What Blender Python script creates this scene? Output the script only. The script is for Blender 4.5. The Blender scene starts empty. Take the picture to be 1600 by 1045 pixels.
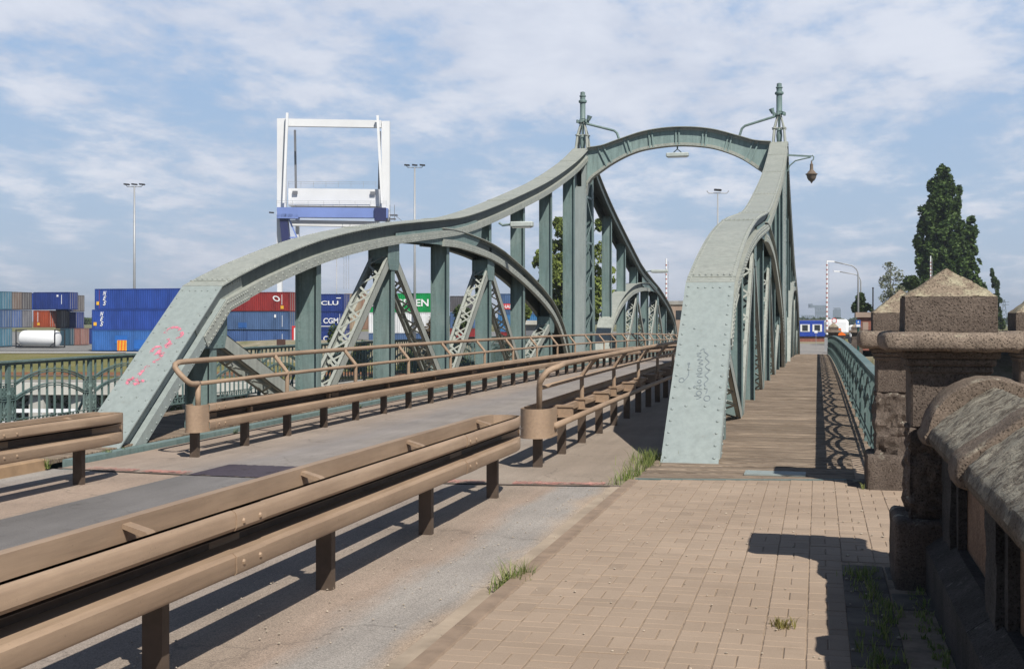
import bpy, bmesh, math, random
from mathutils import Vector, Matrix, noise
random.seed(7)
R = math.radians
scene = bpy.context.scene

# ------------------------------------------------------------------ camera, world, sun, exposure
FPX, VU, VV, CAMH = 1950.0, 1278.0, 500.0, 1.55
TH = math.atan((VU-800)/FPX)
CT, ST = math.cos(TH), math.sin(TH)
cd = bpy.data.cameras.new('camera'); cam = bpy.data.objects.new('camera', cd)
scene.collection.objects.link(cam); scene.camera = cam
cd.sensor_width = 36; cd.lens = FPX/1600*36; cd.sensor_fit = 'HORIZONTAL'
cd.shift_y = -(22.5)/1600; cd.clip_start = .05; cd.clip_end = 6000
cam.location = (0, 0, CAMH); cam.rotation_euler = (R(90), 0, TH)

SUNV = Vector((.57, -.70, 1.0)).normalized()
EL = math.asin(SUNV.z)
sd = bpy.data.lights.new('sun', 'SUN'); so = bpy.data.objects.new('sun', sd)
scene.collection.objects.link(so)
sd.energy = 5.0; sd.angle = R(.53); sd.color = (1, .95, .87)
so.rotation_euler = (-SUNV).to_track_quat('-Z', 'Y').to_euler(); so.location = (20, -20, 40)

w = bpy.data.worlds.new('World'); scene.world = w; w.use_nodes = True
wt = w.node_tree; wt.nodes.clear()
def wn(t, **k):
    n = wt.nodes.new(t)
    for a, b in k.items(): setattr(n, a, b)
    return n
wo = wn('ShaderNodeOutputWorld'); bg = wn('ShaderNodeBackground')
sky = wn('ShaderNodeTexSky', sky_type='NISHITA', sun_disc=False, sun_elevation=EL,
         sun_rotation=math.atan2(SUNV.x, SUNV.y), air_density=1.0, dust_density=.5, ozone_density=2.0, altitude=50)
tc = wn('ShaderNodeTexCoord'); sep = wn('ShaderNodeSeparateXYZ')
wt.links.new(tc.outputs['Generated'], sep.inputs[0])
def wm(op, a, b=None, c=None):
    n = wn('ShaderNodeMath', operation=op)
    for i, x in enumerate((a, b, c)):
        if x is None: continue
        if isinstance(x, (int, float)): n.inputs[i].default_value = x
        else: wt.links.new(x, n.inputs[i])
    return n.outputs[0]
zc0 = wm('MAXIMUM', sep.outputs['Z'], 0.0)
zz = wm('ADD', zc0, .17)
px = wm('DIVIDE', sep.outputs['X'], zz); py = wm('DIVIDE', sep.outputs['Y'], zz)
cmb = wn('ShaderNodeCombineXYZ'); wt.links.new(px, cmb.inputs[0]); wt.links.new(py, cmb.inputs[1])
def wnoise(scale, det, rough, dist, off, rot=20, sc=(1.0, .75, 1)):
    mp = wn('ShaderNodeMapping'); mp.inputs['Location'].default_value = off
    mp.inputs['Rotation'].default_value = (0, 0, R(rot)); mp.inputs['Scale'].default_value = sc
    wt.links.new(cmb.outputs[0], mp.inputs['Vector'])
    n = wn('ShaderNodeTexNoise'); n.inputs['Scale'].default_value = scale
    n.inputs['Detail'].default_value = det; n.inputs['Roughness'].default_value = rough
    n.inputs['Distortion'].default_value = dist
    wt.links.new(mp.outputs[0], n.inputs['Vector']); return n.outputs['Fac']
def wrange(x, a, b, c=0.0, d=1.0, smooth=True):
    m = wn('ShaderNodeMapRange'); m.interpolation_type = 'SMOOTHSTEP' if smooth else 'LINEAR'
    for k_, v_ in (('From Min', a), ('From Max', b), ('To Min', c), ('To Max', d)): m.inputs[k_].default_value = v_
    wt.links.new(x, m.inputs['Value']); return m.outputs[0]
big = wnoise(.55, 2, .5, .2, (5.2, 1.9, 0)); mid = wnoise(2.5, 6, .6, .15, (1.7, 6.4, 1)); fine = wnoise(9.0, 6, .65, .1, (9.3, 4.1, 2), 14, (1.0, .8, 1))
summ = wm('ADD', wm('ADD', wm('MULTIPLY', big, .44), wm('MULTIPLY', mid, .46)), wm('MULTIPLY', fine, .20))
west = wrange(sep.outputs['X'], -.75, -.25, .030, .0)
cov = wrange(wm('SUBTRACT', summ, west), .478, .60)
north = wrange(sep.outputs['Y'], -.35, .25)  # mask dimming the unseen sky behind the camera, for less ambient light
high = wm('MULTIPLY', wrange(zc0, .27, .45, 1.0, .05), north)              # cloud thinned overhead and behind, out of view, to lower ambient light
cov = wm('MULTIPLY', wm('MULTIPLY', cov, high), .86)
shade = wrange(mid, .35, .70)
ccol = wn('ShaderNodeMix', data_type='RGBA'); wt.links.new(shade, ccol.inputs['Factor'])
ccol.inputs['A'].default_value = (9.6, 10.3, 12.1, 1); ccol.inputs['B'].default_value = (12.7, 13.1, 14.3, 1)
rp = wn('ShaderNodeValToRGB'); wt.links.new(zc0, rp.inputs['Fac']); e_ = rp.color_ramp.elements
while len(e_) < 3: e_.new(.5)
for el_, (p_, c_) in zip(e_, ((0, (.50, .60, .73)), (.10, (.43, .57, .76)), (.26, (.325, .505, .79)))): el_.position = p_; el_.color = (*c_, 1)
tenx = wn('ShaderNodeVectorMath', operation='SCALE'); tenx.inputs['Scale'].default_value = 15.6; wt.links.new(rp.outputs['Color'], tenx.inputs[0])
hz = wn('ShaderNodeMix', data_type='RGBA'); wt.links.new(tenx.outputs[0], hz.inputs['B'])
wt.links.new(sky.outputs[0], hz.inputs['A']); wt.links.new(wm('MULTIPLY', wrange(zc0, .26, .50, .95, .0), wm('ADD', wm('MULTIPLY', north, .75), .25)), hz.inputs['Factor'])
cmix = wn('ShaderNodeMix', data_type='RGBA')
wt.links.new(cov, cmix.inputs['Factor']); wt.links.new(hz.outputs['Result'], cmix.inputs['A']); wt.links.new(ccol.outputs['Result'], cmix.inputs['B'])
wt.links.new(cmix.outputs['Result'], bg.inputs['Color']); bg.inputs['Strength'].default_value = .055
wt.links.new(bg.outputs[0], wo.inputs['Surface'])
scene.view_settings.view_transform = 'Standard'; scene.view_settings.look = 'None'
scene.view_settings.exposure = 0.24; scene.view_settings.gamma = 1.0
scene.render.engine = 'CYCLES'

def at(u, d, Z=0.0):
    """a point d metres ahead of the viewpoint along the bearing of column u (used to survey far things)"""
    l = (u-800)/FPX*d
    return Vector((l*CT-d*ST, l*ST+d*CT, Z))
def zat(v, d): return CAMH+(VV-v)/FPX*d

# ------------------------------------------------------------------ materials
def nt(name):
    m = bpy.data.materials.new(name); m.use_nodes = True
    t = m.node_tree; b = t.nodes['Principled BSDF']; return m, t, b
def link(t, a, b): t.links.new(a, b)
def coord(t, scale=(1, 1, 1)):
    c = t.nodes.new('ShaderNodeTexCoord'); mp = t.nodes.new('ShaderNodeMapping')
    mp.inputs['Scale'].default_value = scale; link(t, c.outputs['Object'], mp.inputs['Vector']); return mp.outputs[0]
def tnoise(t, vec, scale, det=4, rough=.55, dist=0):
    n = t.nodes.new('ShaderNodeTexNoise'); n.inputs['Scale'].default_value = scale
    n.inputs['Detail'].default_value = det; n.inputs['Roughness'].default_value = rough; n.inputs['Distortion'].default_value = dist
    link(t, vec, n.inputs['Vector']); return n.outputs['Fac']
def ramp(t, fac, stops):
    n = t.nodes.new('ShaderNodeValToRGB'); link(t, fac, n.inputs['Fac']); e = n.color_ramp.elements
    while len(e) < len(stops): e.new(.5)
    for i, (p, c) in enumerate(stops):
        e[i].position = p; e[i].color = (c, c, c, 1) if isinstance(c, (int, float)) else (*c, 1)
    return n.outputs['Color']
def tmath(t, op, a, b=None, c=None):
    n = t.nodes.new('ShaderNodeMath'); n.operation = op
    for i, x in enumerate((a, b, c)):
        if x is None: continue
        if isinstance(x, (int, float)): n.inputs[i].default_value = x
        else: link(t, x, n.inputs[i])
    return n.outputs[0]
def tmix(t, fac, a, b, mode='MIX'):
    n = t.nodes.new('ShaderNodeMix'); n.data_type = 'RGBA'; n.blend_type = mode
    for s, x in (('Factor', fac), ('A', a), ('B', b)):
        if isinstance(x, (int, float)): n.inputs[s].default_value = x
        elif isinstance(x, tuple): n.inputs[s].default_value = (*x, 1)
        else: link(t, x, n.inputs[s])
    return n.outputs['Result']
def bump(t, b, h, strength, dist=.01, prev=None):
    n = t.nodes.new('ShaderNodeBump'); n.inputs['Strength'].default_value = strength
    n.inputs['Distance'].default_value = dist; link(t, h, n.inputs['Height'])
    link(t, n.outputs[0], b.inputs['Normal']); return n
def simple(name, col, rough=.6, metal=0.0, var=.18, scale=3.0, bmp=.15, bscale=60, spec=.3, island=0.0, stretch=(1, 1, 1)):
    m, t, b = nt(name); v = coord(t, stretch)
    n = tnoise(t, v, scale, 6, .6); lo = tuple(c*(1-var*1.3) for c in col); hi = tuple(min(1, c*(1+var)) for c in col)
    c = ramp(t, n, [(.3, lo), (.7, hi)])
    if island:
        g = t.nodes.new('ShaderNodeNewGeometry')
        k = ramp(t, g.outputs['Random Per Island'], [(0, 1-island), (1, 1+island)])
        c = tmix(t, 1.0, c, k, 'MULTIPLY')
    link(t, c, b.inputs['Base Color'])
    b.inputs['Roughness'].default_value = rough; b.inputs['Metallic'].default_value = metal
    b.inputs['Specular IOR Level'].default_value = spec
    if bmp: bump(t, b, tnoise(t, v, bscale, 3, .6), bmp, .004)
    return m

def steel_paint(name, col, fade, k=1.0):
    m, t, b = nt(name); v = coord(t)
    n = tnoise(t, v, 1.3, 7, .62); c = ramp(t, n, [(.32, col), (.68, fade)])
    vs = coord(t, (9, 9, .9)); s = tnoise(t, vs, 1.2, 5, .65)
    c = tmix(t, 1.0, c, ramp(t, s, [(.3, 1-.26*k), (.6, 1+.06*k)]), 'MULTIPLY')
    f = tnoise(t, v, 22, 5, .7)
    c = tmix(t, 1.0, c, ramp(t, f, [(.3, 1-.12*k), (.7, 1+.08*k)]), 'MULTIPLY')
    r = ramp(t, tnoise(t, v, 6.5, 8, .75), [(.61, 0.0), (.72, 1.0)])
    r2 = tmath(t, 'MULTIPLY', r, .5*k)
    c = tmix(t, r2, c, (.16, .10, .06))
    link(t, c, b.inputs['Base Color']); b.inputs['Roughness'].default_value = .55
    b.inputs['Specular IOR Level'].default_value = .35
    bump(t, b, tnoise(t, v, 9, 5, .6), .05, .02)
    return m
PAINT = steel_paint('weathered_green_paint', (.125, .192, .187), (.18, .238, .228))
PORTAL = steel_paint('portal_green_paint', (.19, .268, .262), (.24, .315, .30))
WEB_SHADE = steel_paint('shade_dark_web_paint', (.050, .068, .064), (.085, .105, .098))  # shade under the cover plates painted in as a darker web colour
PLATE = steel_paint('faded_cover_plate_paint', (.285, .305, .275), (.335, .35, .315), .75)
FOOT = steel_paint('pale_blue_green_plate_paint', (.250, .290, .285), (.272, .310, .30), .5)
FENCE = steel_paint('railing_green_paint', (.085, .14, .135), (.15, .205, .195))

def brown_rail():
    m, t, b = nt('brown_coated_steel'); v = coord(t)
    n = tnoise(t, v, 1.1, 6, .6); c = ramp(t, n, [(.3, (.262, .183, .124)), (.7, (.345, .248, .172))])
    g = tnoise(t, coord(t, (30, 2, 30)), 1.0, 5, .7)
    c = tmix(t, 1.0, c, ramp(t, g, [(.3, .85), (.65, 1.08)]), 'MULTIPLY')
    sp = ramp(t, tnoise(t, v, 45, 3, .7), [(.66, 0.0), (.72, 1.0)])
    c = tmix(t, tmath(t, 'MULTIPLY', sp, .5), c, (.12, .08, .055))
    link(t, c, b.inputs['Base Color']); b.inputs['Roughness'].default_value = .62
    b.inputs['Specular IOR Level'].default_value = .3
    bump(t, b, tnoise(t, v, 14, 4, .6), .12, .01); return m
BROWN = brown_rail()
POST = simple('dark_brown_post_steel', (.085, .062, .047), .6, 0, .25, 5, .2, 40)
GALV = simple('bolt_steel', (.32, .29, .25), .45, .6, .1, 8, 0)

def stone(name, dark, light, lichen=(.52, .50, .40), lich=.5, streak=False, pits=1.0):
    m, t, b = nt(name); v = coord(t)
    n = tnoise(t, v, 3.0, 8, .65); c = ramp(t, n, [(.3, dark), (.7, light)])
    f = tnoise(t, v, 70, 4, .7); c = tmix(t, 1.0, c, ramp(t, f, [(.3, .62), (.65, 1.2)]), 'MULTIPLY')
    vo = t.nodes.new('ShaderNodeTexVoronoi'); vo.inputs['Scale'].default_value = 78
    wv_ = t.nodes.new('ShaderNodeTexNoise'); wv_.inputs['Scale'].default_value = 60; wv_.inputs['Detail'].default_value = 3; link(t, v, wv_.inputs['Vector'])
    wa_ = t.nodes.new('ShaderNodeVectorMath'); wa_.operation = 'MULTIPLY_ADD'; link(t, wv_.outputs['Color'], wa_.inputs[0]); wa_.inputs[1].default_value = (.022, .022, .022); link(t, v, wa_.inputs[2]); link(t, wa_.outputs[0], vo.inputs['Vector'])
    pit = ramp(t, vo.outputs['Distance'], [(.12, 0.0), (.38, 1.0)])
    c = tmix(t, 1.0, c, ramp(t, vo.outputs['Distance'], [(.06, .40), (.40, 1.10)]), 'MULTIPLY')
    # lichen patches grow on upward faces only where the patches fall
    g = t.nodes.new('ShaderNodeNewGeometry'); sx = t.nodes.new('ShaderNodeSeparateXYZ'); link(t, g.outputs['True Normal'], sx.inputs[0])
    up = ramp(t, sx.outputs['Z'], [(.25, 0.0), (.6, 1.0)])
    ln = tnoise(t, coord(t, (1, 1, 1) if not streak else (1.0, 1.0, 1.0)), 7 if not streak else 17, 9, .78)
    l = ramp(t, ln, [(.60-lich*.18, 0.0), (.66-lich*.10, 1.0)])
    lf = tmath(t, 'MULTIPLY', tmath(t, 'MULTIPLY', l, up), .85)
    lc = ramp(t, tnoise(t, v, 40, 5, .7), [(.3, tuple(x*.62 for x in lichen)), (.65, lichen)])
    c = tmix(t, lf, c, lc)
    fl = ramp(t, tnoise(t, v, 36, 5, .8), [(.66, 0.0), (.71, 1.0)]); c = tmix(t, tmath(t, 'MULTIPLY', fl, .7 if lich > .15 else 0.0), c, lc)
    link(t, c, b.inputs['Base Color'])
    b.inputs['Roughness'].default_value = .93; b.inputs['Specular IOR Level'].default_value = .15
    h = tmath(t, 'ADD', tmath(t, 'MULTIPLY', pit, .6*pits), tmath(t, 'MULTIPLY', f, .8))
    bump(t, b, h, .95, .009); return m
STONE = stone('brown_lava_stone', (.075, .058, .048), (.155, .124, .102), lich=.25)
STONE_CAP = stone('lichened_cap_stone', (.14, .11, .088), (.27, .215, .17), (.45, .40, .30), .32)
STONE_PYR = stone('lichened_pyramid_stone', (.15, .115, .085), (.25, .20, .15), (.45, .41, .29), .75)
STONE_COPE = stone('lichened_coping_stone', (.085, .07, .055), (.165, .138, .11), (.47, .43, .34), 1.0, True)
STONE_RIB = stone('pitted_rib_stone', (.11, .085, .066), (.21, .165, .13), (.36, .32, .25), .25)
STONE_DARK = stone('dark_basalt', (.035, .033, .032), (.085, .08, .075), (.2, .2, .18), .1)
GRANITE = stone('brown_granite_panel', (.13, .085, .058), (.27, .18, .125), (.3, .25, .2), 0.0, False, .2)

def planks_mat():
    m, t, b = nt('weathered_planks'); g = t.nodes.new('ShaderNodeNewGeometry')
    c = t.nodes.new('ShaderNodeTexCoord'); mp = t.nodes.new('ShaderNodeMapping'); mp.inputs['Scale'].default_value = (1.0, 24, 10)
    link(t, c.outputs['Object'], mp.inputs['Vector'])
    n = tnoise(t, mp.outputs[0], 2.2, 8, .72, .4)
    col = ramp(t, n, [(.32, (.045, .032, .024)), (.46, (.165, .124, .09)), (.64, (.34, .27, .205))])
    k = ramp(t, g.outputs['Random Per Island'], [(0, .78), (1, 1.14)])
    col = tmix(t, 1.0, col, k, 'MULTIPLY')
    d = tnoise(t, coord(t), 1.1, 5, .6); col = tmix(t, 1.0, col, ramp(t, d, [(.3, .8), (.7, 1.1)]), 'MULTIPLY')
    link(t, col, b.inputs['Base Color']); b.inputs['Roughness'].default_value = .85; b.inputs['Specular IOR Level'].default_value = .2
    bump(t, b, n, .6, .008); return m
PLANK = planks_mat()

def road_mat(name, bands, dark=1.0, aggregate=.5):
    """asphalt whose own colour changes in worn lengthwise bands; bands = [(x, colour)]"""
    m, t, b = nt(name); v = coord(t); c = t.nodes.new('ShaderNodeTexCoord'); sx = t.nodes.new('ShaderNodeSeparateXYZ')
    link(t, c.outputs['Object'], sx.inputs[0])
    wob = tmath(t, 'MULTIPLY', tmath(t, 'SUBTRACT', tnoise(t, coord(t, (1, .35, 1)), 1.4, 5, .6), .5), .75)
    x = tmath(t, 'ADD', sx.outputs['X'], wob)
    lo, hi = bands[0][0], bands[-1][0]
    f = tmath(t, 'DIVIDE', tmath(t, 'SUBTRACT', x, lo), hi-lo)
    col = ramp(t, f, [((p-lo)/(hi-lo), tuple(q*dark for q in cc)) for p, cc in bands])
    col = tmix(t, 1.0, col, ramp(t, tnoise(t, v, .9, 6, .6), [(.3, .84), (.7, 1.12)]), 'MULTIPLY')
    col = tmix(t, 1.0, col, ramp(t, tnoise(t, coord(t, (3, .3, 1)), 2.2, 5, .7), [(.3, .88), (.7, 1.08)]), 'MULTIPLY')
    ag = tnoise(t, v, 130, 3, .8)
    col = tmix(t, 1.0, col, ramp(t, ag, [(.32, 1-aggregate*.6), (.68, 1+aggregate*.55)]), 'MULTIPLY')
    st = t.nodes.new('ShaderNodeTexVoronoi'); st.inputs['Scale'].default_value = 26; link(t, v, st.inputs['Vector'])
    sp = ramp(t, st.outputs['Distance'], [(.05, 1.0), (.09, 0.0)])
    rare = ramp(t, tnoise(t, v, 11, 2, .5), [(.56, 0.0), (.62, 1.0)])
    col = tmix(t, tmath(t, 'MULTIPLY', tmath(t, 'MULTIPLY', sp, rare), .75), col, (.5, .45, .38))
    # hairline cracks
    cr = t.nodes.new('ShaderNodeTexVoronoi'); cr.feature = 'DISTANCE_TO_EDGE'; cr.inputs['Scale'].default_value = .38
    cv = t.nodes.new('ShaderNodeVectorMath'); cv.operation = 'ADD'; link(t, v, cv.inputs[0])
    nz = t.nodes.new('ShaderNodeTexNoise'); nz.inputs['Scale'].default_value = 1.6; nz.inputs['Detail'].default_value = 6; link(t, v, nz.inputs['Vector'])
    link(t, nz.outputs['Color'], cv.inputs[1]); link(t, cv.outputs[0], cr.inputs['Vector'])
    ck = ramp(t, cr.outputs['Distance'], [(.002, 1.0), (.006, 0.0)])
    col = tmix(t, tmath(t, 'MULTIPLY', ck, .3), col, (.06, .05, .045))
    link(t, col, b.inputs['Base Color']); b.inputs['Roughness'].default_value = .9; b.inputs['Specular IOR Level'].default_value = .25
    bump(t, b, ag, .4, .005); return m
GREY = (.30, .275, .25); BR = (.31, .24, .19); BLUE = (.235, .215, .205); SAND = (.36, .28, .21)
ROAD_NEAR = road_mat('dusty_approach_asphalt', [(-8.2, GREY), (-7.9, GREY), (-7.35, BR), (-6.6, BR), (-5.3, (.26, .24, .22)), (-4.4, GREY), (-3.6, (.28, .235, .20)), (-3.0, (.265, .215, .17)), (-2.62, BR), (-2.42, GREY), (-2.16, GREY), (-1.95, SAND)], 1.0, .9)
ROAD_BRIDGE = road_mat('bridge_asphalt', [(-8.2, BR), (-6.9, (.29, .24, .20)), (-6.2, BLUE), (-5.5, (.26, .235, .215)), (-4.9, BLUE), (-4.2, (.26, .235, .21)), (-3.5, (.29, .24, .195)), (-1.8, (.26, .21, .165))], 1.0, .45)
ROAD_FAR = road_mat('far_asphalt', [(-30, (.24, .23, .22)), (30, (.27, .25, .23))], 1.0, .3)
STRIP = road_mat('dark_trench_asphalt', [(-6.6, (.145, .138, .135)), (-5.3, (.18, .17, .165))], 1.0, .8)
PATCH = road_mat('fresh_dark_asphalt', [(-6.6, (.055, .045, .06)), (-5.3, (.07, .06, .075))], 1.0, .5)
GUTTER = simple('gutter_concrete', (.34, .275, .21), .9, 0, .2, 3, .5, 90)
KERB = simple('kerb_stone', (.25, .185, .135), .9, 0, .22, 4, .4, 70)
SANDSET = simple('sand_joint_bed', (.27, .205, .15), .95, 0, .3, 9, .6, 120)
PAVER = None
def paver_mat():
    m, t, b = nt('beige_concrete_pavers'); v = coord(t)
    n = tnoise(t, v, .8, 6, .6); c = ramp(t, n, [(.3, (.292, .222, .166)), (.7, (.352, .272, .206))])
    g = t.nodes.new('ShaderNodeNewGeometry')
    c = tmix(t, 1.0, c, ramp(t, g.outputs['Random Per Island'], [(0, .86), (.1, .95), (.9, 1.03), (1, 1.07)]), 'MULTIPLY')
    f = tnoise(t, v, 160, 3, .8); c = tmix(t, 1.0, c, ramp(t, f, [(.3, .84), (.7, 1.12)]), 'MULTIPLY')
    st = ramp(t, tnoise(t, v, 2.6, 7, .75), [(.58, 0.0), (.75, 1.0)])
    c = tmix(t, tmath(t, 'MULTIPLY', st, .5), c, (.20, .15, .11))
    link(t, c, b.inputs['Base Color']); b.inputs['Roughness'].default_value = .88; b.inputs['Specular IOR Level'].default_value = .2
    bump(t, b, f, .25, .003); return m
PAVER = paver_mat()
SLAB = simple('mossy_grey_slab', (.13, .11, .09), .95, 0, .4, 3, .5, 60)
def ground_mat(name, stops, scale=.15):
    m, t, b = nt(name); v = coord(t)
    c = ramp(t, tnoise(t, v, scale, 9, .7), stops)
    c = tmix(t, 1.0, c, ramp(t, tnoise(t, v, scale*14, 4, .7), [(.3, .75), (.7, 1.2)]), 'MULTIPLY')
    link(t, c, b.inputs['Base Color']); b.inputs['Roughness'].default_value = .95
    b.inputs['Specular IOR Level'].default_value = .1; return m
GRASSLAND = ground_mat('dry_grassland', [(.3, (.10, .12, .035)), (.5, (.17, .16, .06)), (.7, (.22, .18, .08))], .12)
YARD = ground_mat('yard_paving', [(.3, (.16, .16, .155)), (.7, (.24, .235, .225))], .1)
BALLAST = ground_mat('rusty_ballast', [(.3, (.14, .10, .075)), (.7, (.24, .18, .14))], .8)
BANK = ground_mat('weedy_bank', [(.3, (.025, .045, .012)), (.5, (.05, .08, .022)), (.7, (.10, .10, .04))], .5)
STONYBANK = ground_mat('stony_bank', [(.3, (.10, .12, .04)), (.5, (.25, .22, .15)), (.7, (.36, .32, .24))], .6)
CONC = simple('pale_concrete', (.47, .46, .42), .85, 0, .12, .7, .2, 20)
CONC_G = simple('grey_concrete', (.30, .29, .27), .9, 0, .15, 1.5, .3, 30)
WHITE = simple('white_paint', (.74, .75, .76), .45, 0, .05, .4, 0)
CRANEW = simple('crane_white_paint', (.66, .67, .68), .5, 0, .06, .15, 0)
CRANEB = simple('crane_blue_paint', (.17, .24, .52), .5, 0, .1, .2, 0)
CRANED = simple('crane_dark_blue_paint', (.02, .025, .09), .5, 0, .1, .2, 0)
CRANEG = simple('crane_grey_steel', (.15, .155, .17), .5, 0, .1, .2, 0)
MAST = simple('galvanised_mast', (.34, .35, .36), .5, .3, .08, 1, 0)
DARK = simple('dark_metal', (.02, .02, .022), .6, 0, .1, 4, 0)
LAMPG = simple('lamp_housing_grey', (.42, .46, .44), .5, 0, .12, 6, .1, 30)
RED = simple('sign_red', (.55, .03, .03), .5, 0, .1, 2, 0)
ORANGE = simple('warning_orange', (.75, .16, .02), .5, 0, .1, 2, 0)
YEL = simple('warning_yellow', (.75, .42, .04), .5, 0, .1, 2, 0)
BLUEP = simple('sign_blue', (.02, .12, .42), .5, 0, .1, 2, 0)
TRAINB = simple('carriage_blue', (.015, .05, .33), .45, 0, .1, .4, 0)
BRICK = simple('red_brick', (.26, .10, .07), .9, 0, .25, 3, 0)
BRICKT = simple('tan_brick', (.32, .24, .19), .9, 0, .15, 1, 0)
GLASS = simple('dark_glass', (.02, .025, .03), .15, 0, .1, 1, 0, spec=.8)
PINK = simple('pink_spray_paint', (.78, .24, .33), .7, 0, .2, 14, 0)
INK = simple('dark_marker_ink', (.17, .20, .22), .6, 0, .15, 20, 0)
REDPAINT = simple('worn_red_road_paint', (.40, .20, .165), .9, 0, .35, 6, .3, 90)
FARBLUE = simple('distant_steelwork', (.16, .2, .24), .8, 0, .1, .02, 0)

def worn(m, lo, hi, scale):
    t = m.node_tree; b = t.nodes['Principled BSDF']; v = coord(t)
    f = ramp(t, tnoise(t, v, scale, 7, .75), [(lo, 0.0), (hi, 1.0)]); tr = t.nodes.new('ShaderNodeBsdfTransparent'); mx = t.nodes.new('ShaderNodeMixShader')
    link(t, f, mx.inputs['Fac']); link(t, tr.outputs[0], mx.inputs[1]); link(t, b.outputs[0], mx.inputs[2]); link(t, mx.outputs[0], t.nodes['Material Output'].inputs['Surface'])
worn(REDPAINT, .36, .56, 7); worn(PINK, .46, .66, 14); worn(PATCH, .30, .42, 5); worn(STRIP, .24, .36, 3)
def water_mat():
    m, t, b = nt('canal_water'); b.inputs['Base Color'].default_value = (.02, .03, .022, 1)
    b.inputs['Roughness'].default_value = .08; bump(t, b, tnoise(t, coord(t), 2.2, 4, .6), .25, .05); return m
WATER = water_mat()
def leaf_mat(name, lo, hi, trans=.25):
    m, t, b = nt(name); g = t.nodes.new('ShaderNodeNewGeometry')
    c = ramp(t, g.outputs['Random Per Island'], [(0, lo), (1, hi)])
    c = tmix(t, 1.0, c, ramp(t, tnoise(t, coord(t), .35, 4, .6), [(.3, .7), (.7, 1.25)]), 'MULTIPLY')
    link(t, c, b.inputs['Base Color']); b.inputs['Roughness'].default_value = .6; b.inputs['Specular IOR Level'].default_value = .2
    tr = t.nodes.new('ShaderNodeBsdfTranslucent'); link(t, c, tr.inputs['Color'])
    mx = t.nodes.new('ShaderNodeMixShader'); mx.inputs['Fac'].default_value = trans
    o = t.nodes['Material Output']; link(t, b.outputs[0], mx.inputs[1]); link(t, tr.outputs[0], mx.inputs[2]); link(t, mx.outputs[0], o.inputs['Surface'])
    return m
LEAF_POP = leaf_mat('poplar_leaves', (.022, .048, .012), (.105, .165, .045))
LEAF_LIGHT = leaf_mat('light_leaves', (.11, .15, .03), (.24, .29, .08))
LEAF_BUSH = leaf_mat('bush_leaves', (.025, .05, .012), (.075, .11, .03))
LEAF_RED = leaf_mat('reddish_bush_leaves', (.07, .045, .02), (.14, .10, .05))
LEAF_BIRCH = leaf_mat('sparse_birch_leaves', (.12, .14, .08), (.22, .23, .16))
GRASSB = leaf_mat('grass_blades', (.10, .17, .04), (.38, .40, .15), .35)
GRASSD = leaf_mat('dry_grass_blades', (.16, .15, .04), (.30, .25, .09), .3)
BARK = simple('bark', (.09, .07, .05), .95, 0, .3, 5, .5, 20)

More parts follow.
